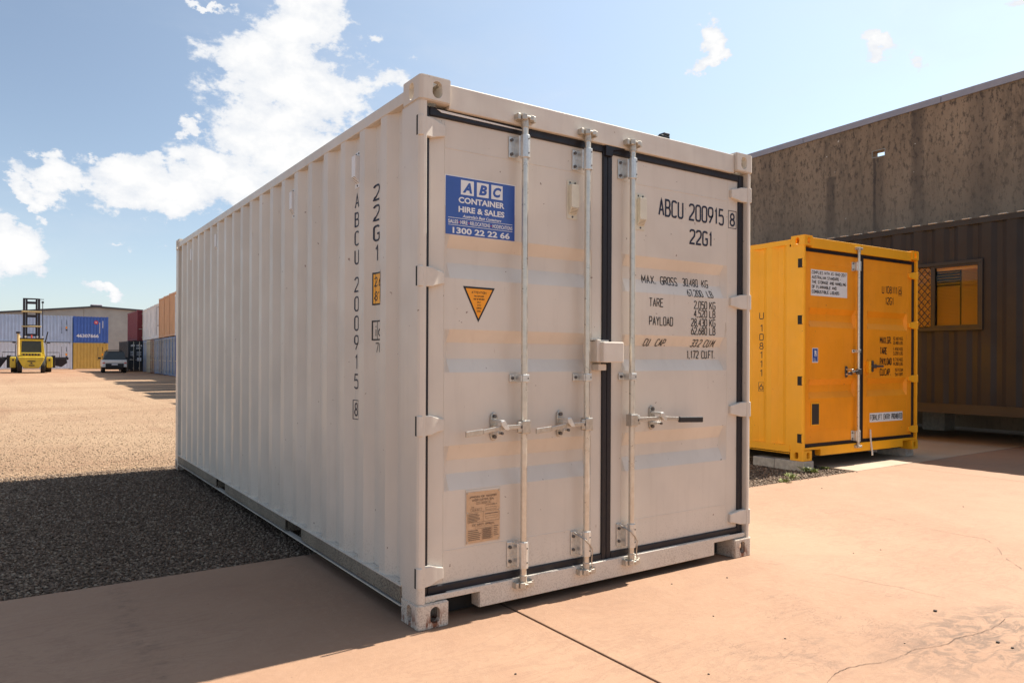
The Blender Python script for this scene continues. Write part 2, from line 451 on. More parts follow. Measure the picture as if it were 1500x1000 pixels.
# ------------------------------------------------------------------ mesh helpers
class MB:
    def __init__(s):
        s.v = []
        s.f = []
    def add(s, vs, fs):
        k = len(s.v)
        s.v += [tuple(p) for p in vs]
        s.f += [tuple(i+k for i in f) for f in fs]
        return s
    def box(s, x0, x1, y0, y1, z0, z1):
        return s.add([(x0, y0, z0), (x1, y0, z0), (x1, y1, z0), (x0, y1, z0), (x0, y0, z1), (x1, y0, z1), (x1, y1, z1), (x0, y1, z1)],
                     [(0, 3, 2, 1), (4, 5, 6, 7), (0, 1, 5, 4), (1, 2, 6, 5), (2, 3, 7, 6), (3, 0, 4, 7)])
    def tube(s, pts, r, n=12, caps=True, r1=None):
        pts = [Vector(p) for p in pts]
        rings = []
        prev = None
        for i, p in enumerate(pts):
            a = pts[max(i-1, 0)]
            b = pts[min(i+1, len(pts)-1)]
            d = (b-a).normalized()
            ref = Vector((0, 0, 1)) if abs(d.z) < .9 else Vector((0, 1, 0))
            if prev is not None:
                ref = prev
            x = d.cross(ref).normalized()
            y = x.cross(d).normalized()
            prev = y
            rr = r if r1 is None else r+(r1-r)*i/(len(pts)-1)
            rings.append([p+x*rr*math.cos(2*math.pi*k/n)+y*rr*math.sin(2*math.pi*k/n) for k in range(n)])
        vs = [v for rg in rings for v in rg]
        fs = []
        for i in range(len(pts)-1):
            for k in range(n):
                k2 = (k+1) % n
                fs.append((i*n+k, i*n+k2, (i+1)*n+k2, (i+1)*n+k))
        if caps:
            fs.append(tuple(range(n-1, -1, -1)))
            fs.append(tuple((len(pts)-1)*n+k for k in range(n)))
        return s.add(vs, fs)
    def prism(s, poly, axis, a, b):
        """poly: 2D points; extruded along axis (0,1,2) from a to b"""
        def P(q, t):
            q = list(q)
            q.insert(axis, t)
            return tuple(q)
        n = len(poly)
        vs = [P(q, a) for q in poly]+[P(q, b) for q in poly]
        fs = [tuple(range(n-1, -1, -1)), tuple(range(n, 2*n))]
        for i in range(n):
            j = (i+1) % n
            fs.append((i, j, n+j, n+i))
        return s.add(vs, fs)
    def build(s, name, mat, parent=None, bevel=0., smooth=False, seg=2, label=None):
        me = bpy.data.meshes.new(name)
        me.from_pydata(s.v, [], s.f)
        bm = bmesh.new()
        bm.from_mesh(me)
        bmesh.ops.recalc_face_normals(bm, faces=bm.faces)
        bm.to_mesh(me)
        bm.free()
        if smooth:
            me.polygons.foreach_set('use_smooth', [True]*len(me.polygons))
            try:
                me.set_sharp_from_angle(angle=R(35))
            except Exception:
                pass
        return link(name, me, mat, parent, bevel, seg, label)


def link(name, me, mat, parent=None, bevel=0., seg=2, label=None):
    if mat is not None and not me.materials:
        me.materials.append(mat)
    o = bpy.data.objects.new(name, me)
    COL.objects.link(o)
    if parent is not None:
        o.parent = parent
    if bevel:
        md = o.modifiers.new('bevel', 'BEVEL')
        md.width = bevel
        md.segments = seg
        md.limit_method = 'ANGLE'
        md.angle_limit = R(40)
        md.harden_normals = False
    if label:
        o['label'] = label
    return o


def tag(o, label=None, cat=None, group=None, kind=None):
    if label:
        o['label'] = label
    if cat:
        o['category'] = cat
    if group:
        o['group'] = group
    if kind:
        o['kind'] = kind
    return o


def empty(name, loc, rz=0., label=None, cat=None, group=None):
    o = bpy.data.objects.new(name, None)
    o.empty_display_size = .2
    COL.objects.link(o)
    o.location = loc
    o.rotation_euler = (0, 0, rz)
    return tag(o, label, cat, group)


def copy_tree(o, parent=None):
    c = o.copy()
    COL.objects.link(c)
    c.parent = parent
    for ch in list(o.children):
        copy_tree(ch, c)
    return c


def at(px, d):
    """ground point on the sight line through column px at distance d along the view"""
    k = (px-750)/cf
    return (CAM[0]+d*(math.sin(YAW)+math.cos(YAW)*k), CAM[1]+d*(math.cos(YAW)-math.sin(YAW)*k))


def ground_px(px, py):
    a, b = (px-750)/cf, -(py-chy)/cf
    cr, sr = math.cos(ROLL), math.sin(ROLL)
    x, z = a*cr-b*sr, a*sr+b*cr
    t = -CAM[2]/z
    return (CAM[0]+t*(math.sin(YAW)+x*math.cos(YAW)), CAM[1]+t*(math.cos(YAW)-x*math.sin(YAW)))


# ------------------------------------------------------------------ lettering
def arc(cx, cy, rx, ry, a0, a1, n=5):
    return [(cx+rx*math.cos(R(a0+(a1-a0)*i/n)), cy+ry*math.sin(R(a0+(a1-a0)*i/n))) for i in range(n+1)]


c_ = .34   # corner radius of the narrow round letters (in widths)
k_ = .17   # the same in heights
TL = lambda a=90, b=180: arc(c_, 1-k_, c_, k_, a, b)
BL = lambda a=180, b=270: arc(c_, k_, c_, k_, a, b)
BR = lambda a=270, b=360: arc(1-c_, k_, c_, k_, a, b)
TR = lambda a=0, b=90: arc(1-c_, 1-k_, c_, k_, a, b)
LOOP = TL()+BL()+BR()+TR()
G = {
 '0': [LOOP+[LOOP[0]]], 'O': [LOOP+[LOOP[0]]],
 '1': [[(.2, .8), (.6, 1), (.6, 0)]],
 '2': [TL(180, 90)+TR(90, 0)+[(1, .72), (.9, .55), (.08, .14), (0, 0), (1, 0)]],
 '3': [[(0, .85)]+TL(160, 90)+TR(90, 0)+arc(1-c_, .5+k_, c_, k_, 0, -90)+[(.4, .5)], [(1-c_, .5)]+arc(1-c_, .5-k_, c_, k_, 90, 0)+arc(1-c_, k_, c_, k_, 0, -90)+arc(c_, k_, c_, k_, 270, 200)],
 '4': [[(.75, 0), (.75, 1), (0, .28), (1, .28)]],
 '5': [[(.95, 1), (.1, 1), (.05, .58)]+arc(.6, .44, .4, .17, 100, 0)+BR(0, -90)+BL(270, 200)],
 '6': [[(.75, 1), (.12, .55)]+[(0, .4)]+BL(180, 270)+BR(270, 360)+arc(1-c_, .43, c_, k_, 0, 90)+arc(c_, .43, c_, k_, 90, 165)],
 '7': [[(0, 1), (1, 1), (.4, 0)]],
 '8': [arc(.5, .755, .42, .245, 90, 450, 14), arc(.5, .26, .5, .26, 90, 450, 14)],
 '9': [[(.25, 0), (.88, .45), (1, .6)]+TR(0, 90)+TL(90, 180)+arc(c_, .57, c_, k_, 180, 270)+arc(1-c_, .57, c_, k_, 270, 345)],
 'A': [[(0, 0), (.5, 1), (1, 0)], [(.2, .33), (.8, .33)]],
 'B': [[(0, .5), (0, 0), (.6, 0)]+arc(.62, .26, .38, .26, -90, 90, 6)+[(.08, .52)], [(.62, .52)]+arc(.6, .76, .34, .24, -90, 90, 6)+[(0, 1), (0, .5)]],
 'C': [TR(20, 90)+TL(90, 180)+BL()+BR(270, 340)],
 'D': [[(0, 0), (0, 1), (.5, 1)]+TR(80, 0)+BR(0, -80)+[(.5, 0), (0, 0)]],
 'E': [[(1, 1), (0, 1), (0, 0), (1, 0)], [(.06, .52), (.8, .52)]],
 'F': [[(1, 1), (0, 1), (0, 0)], [(.06, .52), (.8, .52)]],
 'G': [TR(20, 90)+TL(90, 180)+BL()+BR(270, 360)+[(1, .47), (.55, .47)]],
 'H': [[(0, 0), (0, 1)], [(1, 0), (1, 1)], [(.06, .5), (.94, .5)]],
 'I': [[(.5, 0), (.5, 1)]],
 'J': [[(1, 1)]+BR(360, 270)+BL(270, 190)],
 'K': [[(0, 0), (0, 1)], [(1, 1), (.06, .45)], [(.3, .62), (1, 0)]],
 'L': [[(0, 1), (0, 0), (1, 0)]],
 'M': [[(0, 0), (0, 1), (.5, .35), (1, 1), (1, 0)]],
 'N': [[(0, 0), (0, 1), (1, 0), (1, 1)]],
 'P': [[(0, 0), (0, 1), (.6, 1)]+arc(.6, .73, .4, .27, 90, -90, 7)+[(.06, .46)]],
 'Q': [LOOP+[LOOP[0]], [(.6, .25), (1, -.02)]],
 'R': [[(0, 0), (0, 1), (.6, 1)]+arc(.6, .75, .4, .25, 90, -90, 7)+[(.06, .5)], [(.5, .47), (1, 0)]],
 'S': [TR(20, 90)+TL(90, 180)+[(0, .74), (.12, .6), (.88, .4), (1, .26)]+BR(360, 270)+BL(270, 200)],
 'T': [[(0, 1), (1, 1)], [(.5, .95), (.5, 0)]],
 'U': [[(0, 1)]+BL()+BR()+[(1, 1)]],
 'V': [[(0, 1), (.5, 0), (1, 1)]],
 'W': [[(0, 1), (.25, 0), (.5, .7), (.75, 0), (1, 1)]],
 'X': [[(0, 0), (1, 1)], [(0, 1), (1, 0)]],
 'Y': [[(0, 1), (.5, .45), (1, 1)], [(.5, .45), (.5, 0)]],
 '.': [[(.3, 0), (.3, .12)]], ',': [[(.35, .1), (.15, -.12)]], '-': [[(.15, .5), (.85, .5)]],
 'i': [[(.5, 0), (.5, .68)], [(.5, .84), (.5, 1)]],
 'c': [arc(.55, .34, .45, .34, 50, 310, 9)],
 'm': [[(0, 0), (0, .6)], [(0, .45)]+arc(.25, .45, .25, .2, 170, 0, 4)+[(.5, 0)], [(.5, .45)]+arc(.75, .45, .25, .2, 170, 0, 4)+[(1, 0)]],
 "'": [[(.5, 1), (.5, .78)]],
}
NARROW = {'I': .35, '1': .62, '.': .22, ',': .22, 'i': .4, "'": .35, ' ': .7, '-': .8, 'M': 1.15, 'W': 1.2}


class Flat:
    """flat print collected as triangles / quads in (a, b, layer)"""
    def __init__(s):
        s.v = []
        s.f = []
        s.layer = 0
        s.marks = []
    def poly(s, pts):
        k = len(s.v)
        s.v += [(p[0], p[1], s.layer) for p in pts]
        s.f.append(tuple(range(k, k+len(pts))))
        s.layer += 1
    def grid(s, a0, a1, b0, b1, na=1, nb=1):
        k = len(s.v)
        for j in range(nb+1):
            for i in range(na+1):
                s.v.append((a0+(a1-a0)*i/na, b0+(b1-b0)*j/nb, s.layer))
        for j in range(nb):
            for i in range(na):
                q = k+j*(na+1)+i
                s.f.append((q, q+1, q+na+2, q+na+1))
        s.layer += 1
    def line(s, pts, w, step=.012):
        out = [pts[0]]
        for p, q in zip(pts[:-1], pts[1:]):
            L_ = math.hypot(q[0]-p[0], q[1]-p[1])
            if L_ < 1e-6:
                continue
            n = max(1, int(L_/step))
            for i in range(1, n+1):
                out.append((p[0]+(q[0]-p[0])*i/n, p[1]+(q[1]-p[1])*i/n))
        pts = out
        if len(pts) < 2:
            return
        closed = math.hypot(pts[0][0]-pts[-1][0], pts[0][1]-pts[-1][1]) < 1e-6
        n = len(pts)
        k = len(s.v)
        for i, p in enumerate(pts):
            if closed:
                a, b = pts[i-1 if i else n-2], pts[(i+1) if i < n-1 else 1]
            else:
                a, b = pts[max(i-1, 0)], pts[min(i+1, n-1)]
            d1 = Vector((p[0]-a[0], p[1]-a[1]))
            d2 = Vector((b[0]-p[0], b[1]-p[1]))
            if d1.length < 1e-9:
                d1 = d2
            if d2.length < 1e-9:
                d2 = d1
            d1.normalize()
            d2.normalize()
            n1 = Vector((-d1.y, d1.x))
            n2 = Vector((-d2.y, d2.x))
            m_ = n1+n2
            if m_.length < 1e-6:
                m_ = n1
            m_.normalize()
            sc_ = min(1/max(m_.dot(n1), .35), 1.9)*w/2
            s.v.append((p[0]+m_.x*sc_, p[1]+m_.y*sc_, s.layer))
            s.v.append((p[0]-m_.x*sc_, p[1]-m_.y*sc_, s.layer))
        for i in range(n-1):
            s.f.append((k+2*i, k+2*i+1, k+2*i+3, k+2*i+2))
        s.layer += 1
    def text(s, txt, a0, a1, b0, h, w=None, slant=0., gap=.42, wd=None):
        """narrow stencil lettering between a0 and a1 on base line b0"""
        s.marks.append((len(s.v), len(s.f)))
        units = []
        x = 0.
        for ch in txt:
            g = NARROW.get(ch, 1.)
            units.append((ch, x, g))
            x += g+gap
        tot = x-gap
        k = (a1-a0)/tot
        w = w or h*.13
        for ch, x0, g in units:
            for pl in G.get(ch, []):
                pts = []
                for (px, py) in pl:
                    ax = a0+(x0+px*g)*k if ch not in "I1.,i'" else a0+(x0+g/2+(px-.45)*.6)*k
                    by = b0+py*(h-w)+w/2
                    pts.append((ax+slant*(by-b0), by))
                s.line(pts, w)
        return s
    def frame(s, a0, a1, b0, b1, w):
        s.marks.append((len(s.v), len(s.f)))
        s.line([(a0, b0), (a1, b0), (a1, b1), (a0, b1), (a0, b0)], w)
    def bold(s, txt, a0, a1, b0, b1, off=.03, shear=0.):
        """built-in sans letters stretched to the given box"""
        cu = bpy.data.curves.new('t', 'FONT')
        cu.body = txt
        cu.size = 1
        cu.offset = off
        cu.shear = shear
        cu.resolution_u = 3
        to = bpy.data.objects.new('t', cu)
        COL.objects.link(to)
        dg = bpy.context.evaluated_depsgraph_get()
        me = bpy.data.meshes.new_from_object(to.evaluated_get(dg))
        P = np.array([v.co[:] for v in me.vertices])
        lo, hi = P.min(0), P.max(0)
        k = len(s.v)
        for p in P:
            s.v.append((a0+(p[0]-lo[0])/(hi[0]-lo[0])*(a1-a0), b0+(p[1]-lo[1])/(hi[1]-lo[1])*(b1-b0), s.layer))
        for f in me.polygons:
            s.f.append(tuple(i+k for i in f.vertices))
        bpy.data.objects.remove(to)
        bpy.data.curves.remove(cu)
        bpy.data.meshes.remove(me)
        s.layer += 1
        return s
    def build(s, name, mat, parent, fn, flip=False, label=None):
        """fn(a, b, lift) -> xyz"""
        vs = [fn(a, b, .0012+.00002*l) for a, b, l in s.v]
        cuts = sorted(set([(0, 0)]+(s.marks if 'lettering' in name else [])))
        o = None
        for i, (v0, f0) in enumerate(cuts):
            v1, f1 = cuts[i+1] if i+1 < len(cuts) else (len(s.v), len(s.f))
            if f1 <= f0:
                continue
            me = bpy.data.meshes.new(name)      # one object for each printed word or number
            me.from_pydata(vs[v0:v1], [], [tuple(q-v0 for q in (reversed(f) if flip else f)) for f in s.f[f0:f1]])
            o = link(name, me, mat, parent, label=label)
        return o


# ------------------------------------------------------------------ ground
g = MB()
gx = [-500, -60, -20, -10, -5, 0, 5, 10, 20, 60, 500]
gy = [-300, -30, 0, 10, 20, 40, 60, 90, 150, 900]
for x in gx:
    for y in gy:
        g.v.append((x, y, -.018))
for i in range(len(gx)-1):
    for j in range(len(gy)-1):
        a = i*len(gy)+j
        g.f.append((a, a+len(gy), a+len(gy)+1, a+1))
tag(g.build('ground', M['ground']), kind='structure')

apron = empty('pavement', (0, 0, 0))
tag(apron, kind='structure')


def slab(x0, x1, y0, y1, mat, z=0.):
    return MB().box(x0, x1, y0, y1, -.09, z).build('slab', mat, apron, bevel=.005)


slab(-9, .533, -9, 1.585, M['concrete'])
slab(.545, 7.2, -9, 1.61, M['concrete'])
slab(7.212, 16, -9, 1.61, M['concrete'], -.001)
slab(6.42, 16, 1.622, 5.2, M['pale'], .001)
slab(6.42, 16, 5.212, 9.2, M['pale'], 0)
MB().box(-9, 16, -9, 1.60, -.085, -.008).build('joint_filler', M['joint'], apron)
# ragged cracks: hair-wide strips of packed dirt
cr = Flat()
CR = [[(1100, 822), (1139, 826), (1179, 838), (1225, 842), (1265, 850), (1328, 862), (1370, 871), (1414, 882), (1460, 893), (1500, 903), (1560, 921)],
      [(1205, 1010), (1219, 992), (1242, 979), (1285, 972), (1316, 964), (1334, 956), (1351, 950), (1385, 941), (1408, 932), (1440, 926), (1480, 905)],
      [(1240, 748), (1270, 754), (1310, 762), (1345, 772), (1395, 781), (1443, 789), (1458, 797), (1464, 806), (1470, 818), (1500, 835), (1540, 860)]]
for ci, ln in enumerate(CR):
    pts = []
    G_ = [ground_px(*p) for p in ln]
    wx = wy = 0.
    for p, q in zip(G_[:-1], G_[1:]):
        n = max(2, int(math.hypot(q[0]-p[0], q[1]-p[1])/.014))
        for i in range(n):
            wx = wx*.93+random.uniform(-1, 1)*.0042
            wy = wy*.93+random.uniform(-1, 1)*.0042
            pts.append((p[0]+(q[0]-p[0])*i/n+wx, p[1]+(q[1]-p[1])*i/n+wy))
    # the crack opens and closes along its run
    k = 0
    while k < len(pts)-3:
        m_ = random.randint(4, 12)
        wd = (.0018, .0019, .0020)[ci]*random.uniform(.5, 1.5)
        seg = pts[k:k+m_+1]
        if len(seg) > 1 and not (ci != 1 and random.random() < .28):
            cr.line(seg, wd, 1)
        k += m_
cr.build('crack', M['crack'], apron, lambda a, b, l: (a, b, .0012+l))


def stones(name, regions, label, mat='stone'):
    """regions: (x0,x1,y0,y1,count,size_lo,size_hi,keep)"""
    oct_v = np.array([(1, 0, 0), (-1, 0, 0), (0, 1, 0), (0, -1, 0), (0, 0, 1), (0, 0, -1)], float)
    oct_f = np.array([(0, 2, 4), (2, 1, 4), (1, 3, 4), (3, 0, 4), (2, 0, 5), (1, 2, 5), (3, 1, 5), (0, 3, 5)])
    V, F = [], []
    k = 0
    for (x0, x1, y0, y1, n, s0, s1, keep) in regions:
        P = np.stack([rng.uniform(x0, x1, n), rng.uniform(y0, y1, n)], 1)
        if keep is not None:
            P = P[keep(P[:, 0], P[:, 1])]
        n = len(P)
        s = s0+(s1-s0)*rng.random(n)**2
        jit = oct_v[None]*(1+rng.uniform(-.38, .38, (n, 6, 1)))+rng.uniform(-.25, .25, (n, 6, 3))
        jit *= s[:, None, None]*np.array([1, 1, .62])
        th = rng.uniform(0, 6.28, n)
        c, sn = np.cos(th)[:, None], np.sin(th)[:, None]
        X = jit[..., 0]*c-jit[..., 1]*sn+P[:, :1]
        Y = jit[..., 0]*sn+jit[..., 1]*c+P[:, 1:]
        Z = jit[..., 2]-.016+s[:, None]*rng.uniform(.1, .6, n)[:, None]
        V.append(np.stack([X, Y, Z], 2).reshape(-1, 3))
        F.append((oct_f[None]+(np.arange(n)*6)[:, None, None]).reshape(-1, 3)+k)
        k += n*6
    V = np.concatenate(V)
    F = np.concatenate(F)
    me = bpy.data.meshes.new(name)
    me.vertices.add(len(V))
    me.vertices.foreach_set('co', V.ravel())
    me.loops.add(len(F)*3)
    me.loops.foreach_set('vertex_index', F.ravel().astype(np.int32))
    me.polygons.add(len(F))
    me.polygons.foreach_set('loop_start', (np.arange(len(F))*3).astype(np.int32))
    me.polygons.foreach_set('loop_total', np.full(len(F), 3, np.int32))
    me.update()
    me.validate()
    o = link(name, me, M[mat])
    return tag(o, label, 'gravel', kind='stuff')


edge = lambda x, y: y > 1.575+.025*np.sin(x*9)+.02*np.sin(x*23)+.02*np.sin(x*47)-rng.exponential(.022, len(x))+.02
stones('gravel', [(-2.3, .3, 1.44, 4.2, 44000, .005, .0145, edge), (-2.4, .3, 4.2, 6.3, 25000, .006, .016, None),
                  (4.2, 6.42, 1.56, 4.6, 13000, .007, .02, None)],
       'loose crushed stone along the concrete edge, coloured darker for the shade beside the containers')
M['tanstone'] = plain('tan_gravel', (.34, .24, .155), .95, 0, .65, 23, 0)  # same gravel in its lighter colour for the sunlit yard
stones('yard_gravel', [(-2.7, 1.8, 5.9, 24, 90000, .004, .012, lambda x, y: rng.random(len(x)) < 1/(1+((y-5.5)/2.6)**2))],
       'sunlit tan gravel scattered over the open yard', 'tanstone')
# few loose chips on the clean concrete
chips = [ground_px(*p) for p in ((1370, 895), (1462, 941), (1483, 949), (1065, 846), (1204, 715), (755, 987), (1038, 987), (1045, 902), (984, 855), (1250, 810), (1411, 742), (1290, 805), (1150, 935), (1325, 942))]
CHIP = ('largest dark stone chip on the sunlit concrete, just beside the long wavy crack',
        'dark stone chip in the black stain near the right edge of the concrete',
        'outer dark stone chip beside the black stain, closest to the right edge',
        'dark chip on the concrete straight below the right corner casting of the cream container',
        'tiny chip on the concrete close below the gravel strip by the yellow container',
        'dark chip beside the straight joint, closest to the lower edge of the view',
        'chip on the near concrete between the straight joint and the lower curved crack',
        'tiny chip on the concrete below the middle lock rod, away from its shadow',
        'tiny chip on the concrete just in front of the right door of the cream container',
        'tiny chip on the concrete between the two long cracks right of the cream container',
        'farthest chip on the sunlit concrete, nearest the shade of the site office',
        'tiny chip beside the bend of the far crack on the sunlit concrete',
        'tiny chip on the open concrete between the large chip and the cream container',
        'tiny chip between the lower curved crack and the largest stone chip')
for i, (x, y) in enumerate(chips):
    s = (.012, .010, .008, .006, .007, .006, .005, .005, .005, .005, .007, .005, .005, .004)[i]
    b = MB()
    vs = [(x+s*math.cos(a)*random.uniform(.6, 1.1), y+s*math.sin(a)*random.uniform(.6, 1.1), z) for z in (0, s*.6) for a in (0, 1.2, 2.5, 3.9, 5.1)]
    b.add(vs, [(0, 1, 2, 3, 4), (9, 8, 7, 6, 5)]+[(k, (k+1) % 5, 5+(k+1) % 5, 5+k) for k in range(5)])
    o = b.build('stone_chip', M['joint'])
    tag(o, CHIP[i], 'stone', 'loose chips on the concrete')

# ------------------------------------------------------------------ container parts
CW = 2.41
CH = 2.591


def corr_profile(v, first, pitch=.2765, d=.036):
    """depth of a corrugated wall at coordinate v; 'first' is the far edge of an outer flat"""
    t = (v-first) % pitch
    if t < .068:
        return d*t/.068
    if t < .138:
        return d
    if t < .206:
        return d*(1-(t-.138)/.068)
    return 0.


def corr_line(v0, v1, first, pitch=.2765, d=.036):
    pts = [v0]
    k0 = int((v0-first)/pitch)-2
    for k in range(k0, k0+int((v1-v0)/pitch)+5):
        for t in (0, .068, .138, .206):
            v = first+k*pitch+t
            if v0+.004 < v < v1-.004:
                pts.append(v)
    pts.append(v1)
    return [(v, corr_profile(v+1e-6, first, pitch, d)) for v in pts]


def boolean_mesh(base, cutters):
    """difference of a mesh with several cutter meshes, through modifiers"""
    o = bpy.data.objects.new('b', base)
    COL.objects.link(o)
    tmp = []
    for c in cutters:
        me = bpy.data.meshes.new('c')
        me.from_pydata(c.v, [], c.f)
        bm = bmesh.new()
        bm.from_mesh(me)
        bmesh.ops.recalc_face_normals(bm, faces=bm.faces)
        bm.to_mesh(me)
        bm.free()
        co = bpy.data.objects.new('c', me)
        COL.objects.link(co)
        tmp.append(co)
        md = o.modifiers.new('x', 'BOOLEAN')
        md.operation = 'DIFFERENCE'
        md.solver = 'EXACT'
        md.object = co
    dg = bpy.context.evaluated_depsgraph_get()
    out = bpy.data.meshes.new_from_object(o.evaluated_get(dg))
    for t in tmp+[o]:
        bpy.data.objects.remove(t)
    return out


def casting_mesh():
    """corner block 162 x 178 x 118 mm, outer faces at x=0, y=0; apertures in three directions, hollow inside"""
    a, b, h = .165, .178, .118
    bm = bmesh.new()
    bmesh.ops.create_cube(bm, size=1)
    for v in bm.verts:
        v.co = Vector(((v.co.x+.5)*a, (v.co.y+.5)*b, (v.co.z+.5)*h))
    ve = [e for e in bm.edges if all(abs(v.co.x) < 1e-6 and abs(v.co.y) < 1e-6 for v in e.verts)]
    bmesh.ops.bevel(bm, geom=ve, offset=.022, segments=5, affect='EDGES', profile=.5)
    ed = [e for e in bm.edges if e.calc_face_angle(0) > R(60)]
    bmesh.ops.bevel(bm, geom=ed, offset=.005, segments=2, affect='EDGES')
    me = bpy.data.meshes.new('corner_casting')
    bm.to_mesh(me)
    bm.free()
    def oval(hw, hh, n=20):
        p = []
        for i in range(n):
            t = 2*math.pi*i/n
            r = hw
            p.append((r*math.cos(t), (hh-hw)*(1 if math.sin(t) >= 0 else -1)+r*math.sin(t)))
        return p
    cx = MB().prism([(y+.089, z+.062) for y, z in oval(.0255, .0395)], 0, -.02, a*.5)
    cy = MB().prism([(x+.092, z+.062) for x, z in oval(.0265, .0395)], 1, -.02, b*.5)
    cz = MB().prism([(x+.085, y+.089) for x, y in oval(.032, .06)], 2, -.02, h+.02)
    cav = MB().box(.03, a-.025, .03, b-.025, .018, h-.022)
    out = boolean_mesh(me, [cx, cy, cz, cav])
    out.name = 'corner_casting'
    return out


CAST = casting_mesh()


def castings(parent, L, mat):
    for (ix, iy, iz) in [(a, b, c) for a in (0, 1) for b in (0, 1) for c in (0, 1)]:
        o = bpy.data.objects.new('corner_casting', CAST)
        COL.objects.link(o)
        if not CAST.materials:
            CAST.materials.append(mat)
        o.material_slots[0].link = 'OBJECT'
        o.material_slots[0].material = mat
        o.parent = parent
        # outer corner stands 4 mm proud
        x = -.005 if ix == 0 else CW+.005
        y = -.007 if iy == 0 else L+.007
        z = 0 if iz == 0 else CH
        o.location = (x, y, z)
        o.scale = (1 if ix == 0 else -1, 1 if iy == 0 else -1, 1 if iz == 0 else -1)


KD = lambda y: (y+3.048)/(.03+3.048)


def A(x, z, y):
    """move a point measured on the plane y=.03 onto plane y along the sight line"""
    k = KD(y)
    return (CAM[0]+(x-CAM[0])*k, CAM[2]+(z-CAM[2])*k)


DOOR_Y = .045
TR3 = [(1.865, 1.803, 1.732, 1.655), (1.408, 1.345, 1.266, 1.20), (.848, .772, .706, .630)]
TR3 = [tuple(CAM[2]+(z-CAM[2])*KD(DOOR_Y) for z in t) for t in TR3]
TR2 = [(1.77, 1.70, 1.62, 1.545), (.935, .865, .785, .71)]


def trough_depth(z, tr, d=.036):
    for (a, b, c, e) in tr:
        if e < z < a:
            if z > b:
                return d*(a-z)/(a-b)
            if z > c:
                return d
            return d*(z-e)/(c-e)
    return 0.


def door_leaf(parent, x0, x1, xa, xb, z0, z1, tr, mat, name='door'):
    """leaf with pressed horizontal troughs between xa and xb"""
    xs = [x0, xa, xa+.03, xb-.03, xb, x1]
    zs = sorted({z0, z1}.union(*[set(t) for t in tr]))
    vs = []
    for z in zs:
        for i, x in enumerate(xs):
            d = 0.
            for (a, b, c, e) in tr:
                if abs(z-b) < 1e-6 or abs(z-c) < 1e-6:
                    d = .036
            if i in (0, 1, 4, 5):
                d = 0.
            vs.append((x, DOOR_Y+d, z))
    fs = []
    n = len(xs)
    for j in range(len(zs)-1):
        for i in range(n-1):
            a = j*n+i
            fs.append((a, a+1, a+n+1, a+n))
    mb = MB().add(vs, fs)
    # edges and back of the leaf
    yb = DOOR_Y+.05
    mb.add([(x0, DOOR_Y, z0), (x1, DOOR_Y, z0), (x1, yb, z0), (x0, yb, z0), (x0, DOOR_Y, z1), (x1, DOOR_Y, z1), (x1, yb, z1), (x0, yb, z1)],
           [(0, 3, 2, 1), (4, 5, 6, 7), (1, 2, 6, 5), (2, 3, 7, 6), (3, 0, 4, 7)])
    # weld seams round the pressed panel
    for zz in (z1-.135, z0+.155):
        mb.box(xa, xb, DOOR_Y-.0016, DOOR_Y+.001, zz-.0022, zz+.0022)
    for xx in (xa-.002, xb+.002):
        mb.box(xx-.002, xx+.002, DOOR_Y-.0014, DOOR_Y+.001, z0+.01, z1-.01)
    o = mb.build(name, mat, parent, bevel=.014, seg=3)
    o.modifiers[0].angle_limit = R(24)
    o.data.polygons.foreach_set('use_smooth', [True]*len(o.data.polygons))
    o.modifiers[0].harden_normals = True
    return o


def gasket_bars(parent, x0, x1, z0, z1, wl, wr, wt, wb, mat):
    """rubber lip round one leaf: four strips butted end to end"""
    y0, y1 = DOOR_Y-.012, DOOR_Y+.02
    b = MB()
    b.box(x0-wl, x0, y0, y1, z0-wb, z1+wt)
    b.box(x1, x1+wr, y0, y1, z0-wb, z1+wt)
    b.box(x0, x1, y0+.001, y1, z1, z1+wt)
    b.box(x0, x1, y0+.001, y1, z0-wb, z0)
    return b.build('gasket', mat, parent, bevel=.006)


def hinge(parent, xk, xe, zc, mat, hh=.048, flip=1, slot=True):
    """cast hinge blade: knuckle on the post, blade tapering on to the leaf"""
    b = MB()
    yk = .012
    b.tube([(xk, yk, zc-hh), (xk, yk, zc+hh)], .0155, 14)
    L_ = xe-xk
    ys = [yk-.012, .012, .018]
    prof = [(0, 1.), (.45, .96), (.72, .72), (1., .55)]
    top = []
    vs, fs = [], []
    for t, k in prof:
        x = xk+L_*t
        yf = yk-.0135 if t < .3 else (.014 if t < .6 else (.022 if t < .8 else .026))
        for (yy, zz) in ((yf, zc-hh*k), (yf, zc+hh*k), (DOOR_Y+.001, zc+hh*k), (DOOR_Y+.001, zc-hh*k)):
            vs.append((x, yy, zz))
    for i in range(3):
        for j in range(4):
            j2 = (j+1) % 4
            fs.append((4*i+j, 4*i+j2, 4*i+4+j2, 4*i+4+j))
    fs += [(0, 1, 2, 3), (15, 14, 13, 12)]
    b.add(vs, fs)
    o = b.build('hinge', mat, parent, bevel=.004, smooth=False)
    return o


def bolt(b, x, y, z, r=.0065, t=.007):
    b.tube([(x, y, z), (x, y-t, z)], r, 8)


def one_bolt(name, parent, x, y, z, r, t):
    b = MB()
    bolt(b, x, y, z, r, t)
    return b.build(name, M['dark_steel'], parent)


